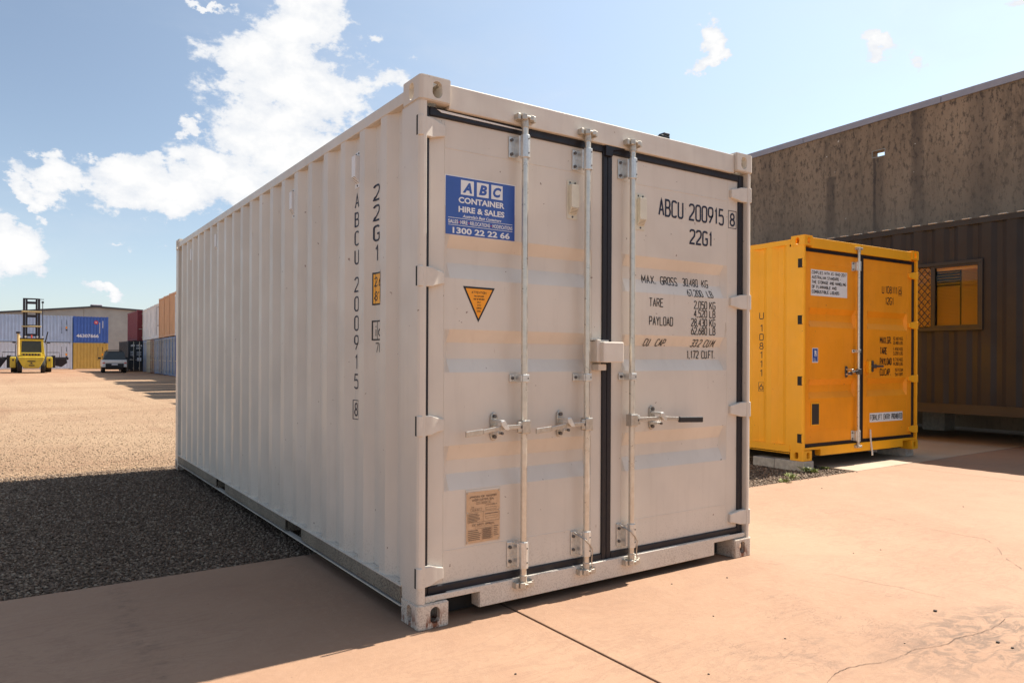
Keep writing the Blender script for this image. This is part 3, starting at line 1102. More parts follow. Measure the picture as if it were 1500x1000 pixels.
def rod_set(parent, x, y, ztop, zbot, cmat, rmat, gmat, zg1, zg2, zm, detail=True, side=-1):
    """lock rod with cams, keepers, guides and a strap; bolts are part of their bracket"""
    MB().tube([(x, y, zbot+.02), (x, y, ztop-.02)], .0165, 18).build('lock_rod', rmat, parent, smooth=True)
    # cams and keepers, top and bottom
    for s, z in ((1, ztop), (-1, zbot)):
        b = MB()
        b.tube([(x, y, z-s*.05), (x, y, z-s*.005)], .0195, 14)
        b.box(x-.022, x+.034, y-.017, y+.016, z-.010, z+.012)
        b.prism([(x-.030, y-.020), (x-.008, y-.030), (x+.004, y-.016), (x-.010, y+.014), (x-.032, y+.014)], 2, z-.014, z+.016)
        b.prism([(x+.012, y-.024), (x+.038, y-.028), (x+.046, y-.006), (x+.040, y+.014), (x+.020, y+.014)], 2, z-.012, z+.014)
        b.box(x-.012, x+.018, y-.027, y-.012, z-.004, z+.008)
        b.build('locking_cam', cmat, parent, bevel=.003)
        k = MB()
        k.box(x-.042, x+.054, .0125-.010, .0125+.002, z-.017, z+.019)
        k.box(x-.052, x-.034, y-.012, .0125, z-.015, z+.017)
        k.box(x+.044, x+.060, y-.012, .0125, z-.015, z+.017)
        k.build('cam_keeper', cmat, parent, bevel=.003)
    # long guides
    for zc in (zg1, zg2):
        h2 = .058 if zc > 1 else .068
        b = MB()
        b.tube([(x, y, zc-h2), (x, y, zc+h2)], .0255, 12)
        b.box(x-.066, x-.027, DOOR_Y-.009, DOOR_Y-.001, zc-h2*.94, zc+h2*.94)
        b.box(x-.033, x-.027, y+.006, DOOR_Y-.002, zc-h2*.90, zc+h2*.90).box(x-.030, x-.012, y+.004, y+.010, zc-h2*.90, zc+h2*.90)
        b.build('rod_guide', gmat, parent, bevel=.004)
        for dz_ in (-.036, .036):
            one_bolt('guide_bolt', parent, x-.052, DOOR_Y-.010, zc+dz_, .0085, .008)
            one_bolt('guide_rivet', parent, x+.006, y-.0245, zc+dz_, .004, .002)
    b = MB()
    b.box(x-.021, x+.021, y-.020, y+.018, zm-.020, zm+.020)
    b.box(x-.056, x-.020, DOOR_Y-.012, DOOR_Y-.001, zm-.020, zm+.020)
    b.box(x-.026, x-.019, y-.010, DOOR_Y-.004, zm-.019, zm+.019)
    b.build('rod_strap', gmat, parent, bevel=.004)
    one_bolt('strap_bolt', parent, x-.042, DOOR_Y-.012, zm, .008, .007)
    one_bolt('strap_rivet', parent, x+.011, y-.0195, zm, .004, .002)


def handle(parent, x, y, z, xe, zc, mat, gripped=False, catch_x=None):
    """hub on the rod, flat bar handle and its retainer plate on the leaf"""
    s = 1 if xe > x else -1
    b = MB()
    b.box(x-.026, x+.026, y-.026, y+.022, z-.034, z+.034)
    b.box(min(x, x+s*.05), max(x, x+s*.05), y-.020, y-.004, z-.027, z+.027)
    b.build('handle_hub', mat, parent, bevel=.005)
    c = MB()
    bolt(c, x+s*.030, y-.020, z, .007, .004)
    c.build('hub_pin', M['dark_steel'], parent)
    b = MB()
    sag = -.018
    pts = [(x+s*.03, z+.004), (x+(xe-x)*.45, z+.002), (x+(xe-x)*.72, z+sag*.6), (xe, z+sag)]
    xg = xe-(xe-x)*.36 if gripped else xe
    def yy(t):
        return y-.018-.010*t
    for i in range(3):
        (xa, za), (xb, zb) = pts[i], pts[i+1]
        ha = .011 if i < 2 else .014
        vs = []
        for (xx, zz, t) in ((xa, za, i/3), (xb, zb, (i+1)/3)):
            for (dy, dz_) in ((-.005, -ha), (.005, -ha), (.005, ha), (-.005, ha)):
                vs.append((xx, yy(t)+dy, zz+dz_))
        b.add(vs, [(0, 1, 2, 3), (7, 6, 5, 4), (0, 4, 5, 1), (1, 5, 6, 2), (2, 6, 7, 3), (3, 7, 4, 0)])
    b.build('lock_handle', mat, parent, bevel=.003)
    if gripped:
        b = MB()
        z0, z1 = z+sag*.55, z+sag
        vs = []
        for (xx, zz) in ((xg, z0), (xe+s*.004, z1)):
            for (dy, dz_) in ((-.011, -.017), (.009, -.017), (.009, .017), (-.011, .017)):
                vs.append((xx, yy(.85)+dy, zz+dz_))
        b.add(vs, [(0, 1, 2, 3), (7, 6, 5, 4), (0, 4, 5, 1), (1, 5, 6, 2), (2, 6, 7, 3), (3, 7, 4, 0)])
        b.build('handle_grip', M['grip'], parent, bevel=.006)
    # retainer: tall plate with round ends, hook over the bar
    cx = catch_x
    b = MB()
    pl = [(cx+.021*math.cos(R(t)), zc+.048+.021*math.sin(R(t))) for t in range(0, 181, 30)]+[(cx+.021*math.cos(R(t)), zc-.050+.021*math.sin(R(t))) for t in range(180, 361, 30)]
    b.prism(pl, 1, DOOR_Y-.012, DOOR_Y-.001)
    b.build('handle_retainer', mat, parent, bevel=.003)
    b = MB()
    b.box(cx-.016, cx+.016, y-.012, DOOR_Y-.010, zc-.040, zc-.022)
    b.prism([(cx-.014, zc+.030), (cx+.008, zc+.036), (cx+.038, zc-.008), (cx+.030, zc-.016), (cx+.010, zc-.012), (cx-.010, zc+.010)], 1, y-.040, y-.026)
    b.box(cx-.014, cx+.010, y-.036, DOOR_Y-.010, zc+.022, zc+.036)
    b.build('retainer_hook', M['galv_blue'], parent, bevel=.003)
    one_bolt('retainer_bolt', parent, cx, DOOR_Y-.012, zc+.050, .0095, .010)
    one_bolt('retainer_bolt', parent, cx, DOOR_Y-.012, zc-.052, .0095, .010)
    one_bolt('retainer_bolt', parent, cx, y-.020, zc-.030, .007, .012)


def sill_and_header(parent, mat, L):
    # header over the doors
    MB().box(.161, CW-.161, .012, .085, 2.458, 2.576).build('door_header', mat, parent, bevel=.004)
    # sill with the two cut-outs beside the castings
    pl = [(.170, .122), (.345, .122), (.345, .045), (2.072, .045), (2.072, .122), (CW-.042, .122), (CW-.042, .150), (.042, .150), (.042, .122), (.166, .122)]
    MB().prism(pl, 1, .010, .019).box(.166, CW-.166, .019, .09, .139, .149).build('door_sill', mat, parent, bevel=.003)
    b = MB()
    b.box(.343, .349, .0195, .085, .045, .120)
    b.box(2.068, 2.074, .0195, .085, .045, .116)
    b.box(.17, CW-.17, .075, .4, .130, .136)
    b.build('sill_gusset', mat, parent)
    MB().box(.172, CW-.172, .130, .17, .012, .129).build('sill_shade_beam', M['dark_in'], parent)  # dark beam added so the sill cut-outs look deep in shade


def posts(parent, L, mat):
    # front posts: J-shaped, side face wide, front face narrow, round outer corner
    for s, X in ((1, 0.), (-1, CW)):
        def q(x, y):
            return (X+s*x, y)
        pl = [q(0, .19), q(0, .020), q(.006, .006), q(.020, 0), q(.036, 0), q(.038, .006), q(.038, .050), q(.06, .07), q(.06, .10), q(.022, .10), q(.022, .19)]
        MB().prism(pl, 2, .118, CH-.118).build('corner_post', mat, parent, bevel=.002)
    for s, X in ((1, 0.), (-1, CW)):
        def q(x, y):
            return (X+s*x, y)
        pl = [q(0, L), q(0, L-.13), q(.03, L-.135), q(.034, L-.20), q(.040, L-.20), q(.040, L-.12), q(.16, L-.06), q(.16, L)]
        MB().prism(pl, 2, .118, CH-.118).build('corner_post', mat, parent, bevel=.002)


def side_wall(parent, L, mat, X, s, first, z0=.172, z1=2.53):
    pts = corr_line(.19, L-.20, first)
    vs, fs = [], []
    for v, d in pts:
        x = X+s*(d+.003)
        vs += [(x, v, z0), (x, v, z1)]
    for i in range(len(pts)-1):
        fs.append((2*i, 2*i+2, 2*i+3, 2*i+1))
    k = len(vs)
    return MB().add(vs, fs)


def shell(parent, L, mat, first, railmat):
    posts(parent, L, mat)
    for s, X in ((1, 0.), (-1, CW)):
        m_ = side_wall(parent, L, mat, X, s, first)
        o = m_.build('side_panel', mat, parent)
        a, b_ = (X+s*.0, X+s*.06)
        MB().box(min(a, b_), max(a, b_), .172, L-.172, 2.498, 2.556).build('top_side_rail', mat, parent, bevel=.004)
        # bottom side rail: web, top ledge, lip, with the fork pocket cut out
        r_ = MB()
        cuts = [] if L < 4 else [(1.63, 1.965), (3.66, 3.99)]
        segs = []
        y = .172
        for c0, c1 in cuts:
            segs.append((y, c0))
            y = c1
        segs.append((y, L-.172))
        for (y0, y1) in segs:
            xx = sorted((X-s*.006, X+s*.002))
            r_.box(xx[0], xx[1], y0, y1, .089, .166)
        xx = sorted((X-s*.008, X+s*.05))
        MB().box(xx[0], xx[1], .172, L-.172, .166, .172).build('rail_ledge', mat, parent)
        r_.build('bottom_side_rail', railmat, parent)
        xx = sorted((X-s*.008, X+s*.030))
        MB().box(xx[0], xx[1], .172, L-.172, .0705, .0775).build('rail_lip', mat, parent)
        if cuts:
            for c0, c1 in cuts:
                xa, xb = sorted((X+s*.012, X+s*1.15))
                p_ = MB().box(xa, xb, c0-.004, c0, .077, .165).box(xa, xb, c1, c1+.004, .077, .165)
                p_.box(xa, xb, c0, c1, .161, .165).build('fork_pocket', M['rail'], parent)
    # roof with shallow presses, rear wall, floor and cross members
    rl = corr_line(.10, L-.10, first, .2765, .018)
    vs, fs = [], []
    for v, d in rl:
        vs += [(.06, v, 2.572-d), (CW-.06, v, 2.572-d)]
    for i in range(len(rl)-1):
        fs.append((2*i, 2*i+1, 2*i+3, 2*i+2))
    b = MB().add(vs, fs)
    b.box(.02, .064, .10, L-.10, 2.552, 2.560)
    b.box(CW-.064, CW-.02, .10, L-.10, 2.552, 2.560)
    b.build('roof_panel', mat, parent)
    pts = corr_line(.162, CW-.162, .2, .25, .045)
    vs, fs = [], []
    for v, d in pts:
        vs += [(v, L-.012-d, .15), (v, L-.012-d, 2.5)]
    for i in range(len(pts)-1):
        fs.append((2*i, 2*i+2, 2*i+3, 2*i+1))
    MB().add(vs, fs).build('end_panel', mat, parent)
    MB().box(.166, CW-.166, L-.09, L-.008, 2.49, 2.576).build('end_rail', mat, parent)
    MB().box(.166, CW-.166, L-.09, L-.008, .05, .155).build('end_rail', mat, parent)
    b = MB().box(.05, CW-.05, .09, L-.09, .150, .172)
    n = int((L-.6)/.31)
    for i in range(n):
        y = .35+i*(L-.7)/(n-1)
        b.box(.05, CW-.05, y, y+.04, .074, .150)
    b.build('underframe', M['dark_in'], parent)['kind'] = 'stuff'


def vent_box(parent, fn, mat, name='vent'):
    """small louvred air vent; fn(a, b, c) maps width, height, outward"""
    b = MB()
    w, h = .036, .105
    def bx(a0, a1, z0, z1, t0, t1):
        vs = [fn(a, z, t) for z in (z0, z1) for (a, t) in ((a0, t0), (a1, t0), (a1, t1), (a0, t1))]
        b.add(vs, [(0, 3, 2, 1), (4, 5, 6, 7), (0, 1, 5, 4), (1, 2, 6, 5), (2, 3, 7, 6), (3, 0, 4, 7)])
    bx(-w, w, -h, h, 0, .004)
    # body with sloping louvred underside
    vs = []
    for a in (-w*.72, w*.72):
        vs += [fn(a, h*.74, .004), fn(a, h*.74, .030), fn(a, -h*.42, .030), fn(a, -h*.76, .008), fn(a, -h*.76, .004)]
    b.add(vs, [(0, 1, 2, 3, 4), (9, 8, 7, 6, 5)]+[(i, (i+1) % 5, 5+(i+1) % 5, 5+i) for i in range(5)])
    o = b.build(name, mat, parent, bevel=.002)
    c = MB()
    for a, z in ((-w*.5, h*.87), (w*.5, h*.87), (0, -h*.88)):
        p = Vector(fn(a, z, .004))
        q = Vector(fn(a, z, .007))
        MB().tube([p, q], .0055, 8).build('vent_screw', M['dark_steel'], parent)
    for i in range(5):
        z = -h*.44-i*h*.065
        t = .030-(.022)*(i+.4)/5.2
        p = Vector(fn(-w*.6, z, t+.0006))
        q = Vector(fn(w*.6, z, t+.0006))
        c.tube([p, q], .0012, 5)
    c.build('vent_louvre', M['dark_steel'], parent)['kind'] = 'stuff'
    return o


# ------------------------------------------------------------------ the cream container
cream = empty('shipping_container', (0, 0, 0), 0,
              'large cream shipping container with a blue company sign on its closed doors', 'shipping container')
LC = 6.0
FIRST = .443
shell(cream, LC, M['cream'], FIRST, M['rail'])
castings(cream, LC, M['cream_cast'])
sill_and_header(cream, M['cream'], LC)
KZ = KD(DOOR_Y)
zt, zb_ = A(0, 2.412, DOOR_Y)[1], A(0, .190, DOOR_Y)[1]
dl = door_leaf(cream, .068, 1.158, .158, 1.085, zb_, zt, TR3, M['cream'])
dr = door_leaf(cream, 1.226, 2.322, 1.315, 2.222, zb_, zt, TR3, M['cream'])
gasket_bars(dl, .068, 1.158, zb_, zt, .030, .0335, .044, .042, M['gasket'])
gasket_bars(dr, 1.226, 2.322, zb_, zt, .0335, .046, .044, .042, M['gasket'])
# overlap piece of the gasket at the top of the centre joint
MB().prism([(1.165, 2.40), (1.215, 2.40), (1.222, 2.435), (1.31, 2.455), (1.32, 2.478), (1.19, 2.50), (1.165, 2.50)], 1, .018, .034).build('gasket_flap', M['gasket'], dr, bevel=.003)
MB().prism([(.105, 2.452), (.62, 2.443), (.62, 2.438), (.13, 2.440)], 1, DOOR_Y-.0155, DOOR_Y-.0125).build('peeling_gasket_strip', M['white_print'], dl)
for zc in (2.358, 1.653, .950, .238):
    hinge(dl, .012, .150, A(0, zc, .02)[1], M['cream_hw'])
    MB().box(-.0012, .0035, .020, .036, zc-.046, zc+.046).build('hinge_slot', M['dark_in'], cream)
for zc in (2.335, 1.640, .945, .247):
    hinge(dr, CW-.012, 2.245, A(0, zc, .02)[1], M['cream_hw'])
RY = -.012
rods = [A(.6205, 0, RY)[0], A(1.0425, 0, RY)[0], A(1.380, 0, RY)[0]]
zT = A(0, 2.505, RY)[1]
zB = A(0, .105, RY)[1]
g1, g2, gm = A(0, 2.359, RY)[1], A(0, .258, RY)[1], A(0, 1.167, RY)[1]
rod_set(dl, rods[0], RY, zT, zB, M['cam'], M['rod'], M['galv_blue'], g1, g2, gm)
rod_set(dl, rods[1], RY, zT, zB, M['cam'], M['rod'], M['galv_blue'], g1, g2, gm)
rod_set(dr, rods[2], RY, zT, zB, M['cam'], M['rod'], M['galv_blue'], g1, g2, gm)
hz = A(0, .918, RY)[1]
ax = lambda x: A(x, 0, RY-.02)[0]
handle(dl, rods[0], RY, hz, ax(.266), A(0, .93, DOOR_Y)[1], M['galv'], catch_x=A(.43, 0, DOOR_Y)[0])
handle(dl, rods[1], RY, hz-.006, ax(.692), A(0, .925, DOOR_Y)[1], M['galv'], catch_x=A(.848, 0, DOOR_Y)[0])
handle(dr, rods[2], RY, hz, ax(1.965), A(0, .928, DOOR_Y)[1], M['galv'], True, catch_x=A(1.533, 0, DOOR_Y)[0])
# braided seal wires hanging on the lower guides of rods two and three
for xr in rods[1:]:
    pts = [(xr-.055, DOOR_Y-.02, g2+.06), (xr-.03, RY-.024, g2+.03), (xr+.005, RY-.028, g2-.005), (xr+.022, RY-.026, g2-.03), (xr+.022, RY-.02, g2-.09), (xr+.028, RY-.02, g2-.14)]
    MB().tube(pts, .0035, 6).build('seal_wire', M['galv'], dl if xr == rods[1] else dr, smooth=True)
# lock box over the centre joint
lb = MB()
lb.box(1.086, 1.236, -.058, DOOR_Y-.001, 1.249, 1.361)
lb.build('lock_box', M['cream'], dr, bevel=.006, label='square cream lock box welded over the centre joint of the doors')
MB().box(1.064, 1.092, -.030, DOOR_Y-.001, 1.252, 1.374).box(1.064, 1.165, -.012, DOOR_Y-.001, 1.362, 1.372).build('lock_box_bracket', M['cream'], dl, bevel=.003)
MB().box(1.09, 1.148, -.012, DOOR_Y-.001, 1.205, 1.240).build('lock_tongue', M['cream_hw'], dl, bevel=.004)


def door_fn(tr, y=DOOR_Y):
    return lambda a, b, l: (a, y-l+trough_depth(b, tr), b)


df = door_fn(TR3)
K2 = (DOOR_Y+3.048)/(.035+3.048)
DX = lambda x: CAM[0]+(x-CAM[0])*K2
DZ = lambda z: CAM[2]+(z-CAM[2])*K2
t = Flat()


def dt(txt, x0, x1, ztop, h, w=None, slant=0.):
    t.text(txt, DX(x0), DX(x1), DZ(ztop-h), h*K2, w, slant)


dt('ABCU', 1.598, 1.800, 2.222, .106, .0125)
dt('200915', 1.860, 2.172, 2.222, .106, .0125)
dt('8', 2.240, 2.280, 2.208, .088, .0125)
t.frame(DX(2.222), DX(2.298), DZ(2.110), DZ(2.220), .004)
dt('22G1', 1.866, 2.064, 2.066, .094, .0125)
t.build('lettering', M['navy'], dr, df)
t = Flat()
w_ = .0054
dt('MAX.', 1.492, 1.606, 1.764, .052, w_+.001)
dt('GROSS', 1.648, 1.786, 1.764, .052, w_+.001)
dt('30,480', 1.838, 1.972, 1.766, .050, w_)
dt('KG', 2.012, 2.066, 1.766, .050, w_)
dt('67,200', 1.855, 1.990, 1.698, .046, w_, -.12)
dt('LB', 2.035, 2.084, 1.698, .046, w_, -.12)
dt('TARE', 1.522, 1.634, 1.628, .052, w_)
dt('2,050', 1.905, 2.020, 1.628, .050, w_)
dt('KG', 2.046, 2.098, 1.628, .050, w_)
dt('4,520', 1.905, 2.020, 1.574, .048, w_)
dt('LB', 2.046, 2.098, 1.574, .048, w_)
dt('PAYLOAD', 1.522, 1.716, 1.520, .054, w_)
dt('28,430', 1.880, 2.020, 1.520, .050, w_)
dt('KG', 2.046, 2.098, 1.520, .050, w_)
dt('62,680', 1.880, 2.020, 1.467, .048, w_)
dt('LB', 2.046, 2.098, 1.467, .048, w_)
dt('CU.', 1.500, 1.552, 1.388, .044, w_, .15)
dt('CAP.', 1.598, 1.682, 1.388, .044, w_, .15)
dt('33.2', 1.904, 1.990, 1.390, .046, w_, .15)
dt('CU.M.', 2.022, 2.122, 1.390, .046, w_, .15)
dt('1,172', 1.880, 1.984, 1.322, .050, w_)
dt('CU.FT.', 2.014, 2.134, 1.322, .050, w_)
t.build('lettering', M['black_print'], dr, df)

# blue company sign
sx0, sx1, sz0, sz1 = DX(.151), DX(.563), DZ(1.862), DZ(2.152)
bd = Flat()
bd.grid(sx0, sx1, sz0, sz1)
sg = bd.build('company_sign', M['white_print'], dl, df, label='blue company sticker with white lettering')
sfn = lambda off: (lambda a, b, l: (a, DOOR_Y-l-off, b))
f_ = Flat()
f_.grid(sx0+.0045, sx1-.0045, sz0+.0045, sz1-.0045)
f_.build('sign_ground', M['blue_sign'], dl, sfn(.0006))
sw_, sh_ = sx1-sx0, sz1-sz0
SX = lambda u_: sx0+sw_*u_
SZ = lambda w__: sz1-sh_*w__
f_ = Flat()
for a, b in ((.215, .395), (.437, .605), (.643, .808)):
    f_.grid(SX(a), SX(b), SZ(.30), SZ(.055))
f_.bold('CONTAINER', SX(.185), SX(.835), SZ(.445), SZ(.342), .035)
f_.bold('HIRE & SALES', SX(.185), SX(.835), SZ(.598), SZ(.498), .035)
f_.bold("Australia's Best Containers", SX(.24), SX(.79), SZ(.685), SZ(.632), .02, .3)
f_.grid(SX(.045), SX(.955), SZ(.708), SZ(.700))
f_.grid(SX(.045), SX(.955), SZ(.828), SZ(.820))
f_.bold('SALES', SX(.045), SX(.18), SZ(.800), SZ(.735), .02)
f_.bold('HIRE', SX(.212), SX(.308), SZ(.800), SZ(.735), .02)
f_.bold('RELOCATIONS', SX(.345), SX(.625), SZ(.800), SZ(.735), .02)
f_.bold('MODIFICATIONS', SX(.662), SX(.955), SZ(.800), SZ(.735), .02)
f_.bold('1300 22 22 66', SX(.105), SX(.915), SZ(.962), SZ(.858), .03)
f_.build('sign_lettering', M['white_print'], dl, sfn(.0010))
f_ = Flat()
for a in (.196, .327, .643):
    f_.poly([(SX(a)-.005, SZ(.768)), (SX(a), SZ(.768)-.004), (SX(a)+.005, SZ(.768)), (SX(a), SZ(.768)+.004)])
f_.build('sign_marks', M['red_print'], dl, sfn(.0010))
f_ = Flat()
for ch, a, b in (('A', .24, .37), ('B', .465, .58), ('C', .668, .788)):
    f_.bold(ch, SX(a), SX(b), SZ(.265), SZ(.092), .05, .25)
f_.build('sign_initials', M['blue_sign'], dl, sfn(.0016))

# orange triangle sticker
tri = [(DX(.255), DZ(1.621)), (DX(.440), DZ(1.619)), (DX(.343), DZ(1.446))]
f_ = Flat()
f_.poly([tri[0], tri[2], tri[1]])
f_.build('warning_sticker', M['black_print'], dl, sfn(0), label='orange triangular warning sticker')
cxm = (tri[0][0]+tri[1][0]+tri[2][0])/3
czm = (tri[0][1]+tri[1][1]+tri[2][1])/3
ti = [(cxm+(p[0]-cxm)*.84, czm+(p[1]-czm)*.84) for p in tri]
f_ = Flat()
f_.poly([ti[0], ti[2], ti[1]])
f_.build('sticker_ground', M['orange_sign'], dl, sfn(.0006))
f_ = Flat()
cx_ = cxm
f_.text('ATTENTION', cx_-.042, cx_+.042, 1.588, .012, .002)
for i, (s_, hw) in enumerate((('THIS CONTAINER', .028), ('MUST BE REPAIRED', .031), ('ONLY', .010), ('WITH', .010), ('CORTEN', .014), ('STEEL', .012))):
    f_.text(s_, cx_-hw, cx_+hw, 1.572-i*.0148, .0075, .0013)
f_.build('sticker_lettering', M['black_print'], dl, sfn(.0010))

# data plate, riveted
px0, px1, pz0, pz1 = DX(.277), DX(.473), DZ(.360), DZ(.612)
MB().box(px0-.003, px1+.003, DOOR_Y-.004, DOOR_Y-.0005, pz0-.004, pz1+.010).build('plate_backing', M['cream_hw'], dl)
MB().box(px0, px1, DOOR_Y-.006, DOOR_Y-.004, pz0, pz1).build('data_plate', M['plate'], dl, label='bronze approval plate riveted low on the door')
f_ = Flat()
PX = lambda u_: px0+(px1-px0)*u_
PZ = lambda w__: pz1-(pz1-pz0)*w__
f_.text('APPROVED FOR TRANSPORT', PX(.09), PX(.90), PZ(.125), .0105, .0014)
f_.text('UNDER CUSTOMS SEAL', PX(.17), PX(.82), PZ(.185), .0105, .0014)
f_.frame(PX(.28), PX(.72), PZ(.25), PZ(.205), .0009)
f_.text('CN-200915', PX(.31), PX(.69), PZ(.242), .0065, .001)
f_.text('TYPE', PX(.13), PX(.22), PZ(.315), .0055, .0009)
f_.frame(PX(.12), PX(.44), PZ(.375), PZ(.33), .0009)
f_.frame(PX(.56), PX(.88), PZ(.375), PZ(.33), .0009)
f_.text('MANUFACTURERS NO', PX(.56), PX(.90), PZ(.290), .005, .0009)
f_.text('22G1', PX(.16), PX(.40), PZ(.368), .006, .001)
f_.frame(PX(.03), PX(.97), PZ(.60), PZ(.40), .001)
f_.line([(PX(.49), PZ(.40)), (PX(.49), PZ(.60))], .001)
random.seed(3)
for i in range(6):
    f_.line([(PX(.05), PZ(.435+i*.029)), (PX(.05+random.uniform(.25, .40)), PZ(.435+i*.029))], .0024)
f_.line([(PX(.54), PZ(.455)), (PX(.93), PZ(.455))], .0026)
f_.frame(PX(.55), PX(.91), PZ(.545), PZ(.50), .0009)
f_.text('CSC SAFETY APPROVAL', PX(.17), PX(.83), PZ(.668), .0095, .0014)
f_.frame(PX(.25), PX(.75), PZ(.725), PZ(.685), .0009)
for i in range(6):
    z_ = .755+i*.036
    f_.line([(PX(.04), PZ(z_)), (PX(random.uniform(.33, .42)), PZ(z_))], .0026)
    f_.frame(PX(.45), PX(.76), PZ(z_+.013), PZ(z_-.015), .0008)
    f_.line([(PX(.48), PZ(z_)), (PX(.73), PZ(z_))], .0022)
    f_.line([(PX(.80), PZ(z_-.04)), (PX(random.uniform(.9, .96)), PZ(z_-.04))], .0022)
f_.build('plate_engraving', M['plate_ink'], dl, sfn(.0055))
for a, b in ((.0, .0), (1., .0), (.0, .38), (1., .38), (.0, 1.), (1., 1.)):
    MB().tube([(PX(a)+(.006 if a < .5 else -.006), DOOR_Y-.006, PZ(b)+(-.006 if b < .5 else .006)), (PX(a)+(.006 if a < .5 else -.006), DOOR_Y-.009, PZ(b)+(-.006 if b < .5 else .006))], .004, 8).build('plate_rivet', M['galv'], dl)

for (xc, zc, par) in ((.944, 2.128, dl), (1.452, 2.122, dr)):
    vent_box(par, lambda a, z, t_, xc=xc, zc=zc: (xc+a, DOOR_Y-t_, zc+z), M['vent'])

# side lettering and vents (on the inner flats of the corrugation)
sidefn = lambda a, b, l: (corr_profile(-a, FIRST)+.003-l, -a, b)
PIT = .2765
t = Flat()
va = FIRST+PIT+.116      # centre of the second inner flat
vb = FIRST+.121          # centre of the first
def column(tt, txt, vc, hw, zs, h, w):
    for ch, z in zip(txt, zs):
        if ch != ' ':
            tt.text(ch, -vc-hw, -vc+hw, z-h, h, w)
column(t, 'ABCU', va, .023, [2.190-.105*i for i in range(4)], .084, .0095)
column(t, '200915', va, .023, [1.722-.1085*i for i in range(6)], .086, .0095)
column(t, '8', va, .020, [1.018], .078, .0095)
t.frame(-va-.032, -va+.032, .925, 1.030, .004)
column(t, '22G1', vb, .027, [2.190-.108*i for i in range(4)], .088, .011)
t.build('lettering', M['navy'], bpy.data.objects['side_panel'], sidefn)
t = Flat()
t.grid(-.600, -.440, 1.548, 1.722, 10, 1)
t.build('height_sticker', M['black_print'], bpy.data.objects['side_panel'], sidefn, label='yellow height sticker folded over the corrugation')
s2 = lambda a, b, l: (corr_profile(-a, FIRST)+.003-l-.0007, -a, b)
t = Flat()
t.grid(-.592, -.448, 1.557, 1.713, 10, 1)
t.build('sticker_ground', M['amber_sign'], bpy.data.objects['side_panel'], s2)
s3 = lambda a, b, l: (corr_profile(-a, FIRST)+.003-l-.0014, -a, b)
t = Flat()
t.text('2.6m', -.583, -.470, 1.646, .052, .0075)
t.text("8'6", -.583, -.490, 1.570, .052, .0075)
t.build('sticker_lettering', M['black_print'], bpy.data.objects['side_panel'], s3)
t = Flat()
t.frame(-.598, -.455, 1.365, 1.463, .008)
t.line([(-.552, 1.368), (-.552, 1.460)], .005)
t.text('i', -.585, -.562, 1.380, .062, .008)
t.text('c', -.545, -.49, 1.380, .062, .008)
t.text('70', -.575, -.49, 1.295, .054, .006)
t.build('code_mark', M['black_print'], bpy.data.objects['side_panel'], sidefn)
sp0 = bpy.data.objects['side_panel']
for (vc, zc) in ((FIRST+PIT+.103, 2.318), (FIRST+5*PIT+.103, 2.322), (FIRST+13*PIT+.103, 2.336), (FIRST+17*PIT+.103, 2.332)):
    vent_box(sp0, lambda a, z, t_, vc=vc, zc=zc: (.036+.003-t_, vc-a, zc+z*.96), M['white_print'])
# small crumpled sealant blobs at the foot of every press
sb = MB()
k = 0
while FIRST-.2765+k*PIT < LC-.35:
    v = FIRST-.2765+k*PIT
    if v > .15:
        sb.box(.0045, .034, v+.062, v+.150, .172, .176)
    k += 1
sb.build('sealant', M['cream_cast'], sp0)['kind'] = 'stuff'

# black clip lying on the roof edge of the cream container
cl = empty('roof_clip', (0, 0, 0), 0, 'small black clip lying on the front roof edge of the cream container', 'clip')
hx, hz_ = 1.66, 2.578
MB().box(hx-.045, hx+.028, .035, .085, 2.577, 2.602).box(hx-.02, hx+.028, .035, .085, 2.602, 2.618).build('clip_body', M['grip'], cl, bevel=.004)
MB().tube([(hx-.16, .06, 2.585), (hx-.04, .06, 2.592)], .004, 6).build('clip_bar', M['grip'], cl)

# ------------------------------------------------------------------ the yellow container
YL = 2.991
YO = (5.905, 1.962, .105)
yel = empty('chemical_container', YO, R(-1.9),
            'bright yellow short container standing on concrete blocks beside the brown site office', 'shipping container')
shell(yel, YL, M['yellow'], .507, M['yellow'])
castings(yel, YL, M['yellow'])
sill_and_header(yel, M['yellow'], YL)
yz0, yz1 = .19, 2.415
yl = door_leaf(yel, .068, 1.158, .158, 1.085, yz0, yz1, TR2, M['yellow_door'])
yr = door_leaf(yel, 1.226, 2.322, 1.315, 2.222, yz0, yz1, TR2, M['yellow_door'])
gasket_bars(yl, .068, 1.158, yz0, yz1, .030, .0335, .044, .042, M['gasket'])
gasket_bars(yr, 1.226, 2.322, yz0, yz1, .0335, .046, .044, .042, M['gasket'])
for zc in (2.27, 1.62, .92, .26):
    hinge(yl, .012, .085, zc, M['yellow'])
    MB().box(-.0022, .0035, .012, .075, zc-.052, zc+.052).build('hinge_slot', M['dark_in'], yel)
    hinge(yr, CW-.012, 2.245, zc, M['yellow'])
rod_set(yl, 1.055, RY, 2.515, .11, M['cam'], M['rod'], M['galv_blue'], 2.30, .24, 1.27)
handle(yl, 1.055, RY, 1.02, .80, 1.02, M['dark_steel'], catch_x=.88)
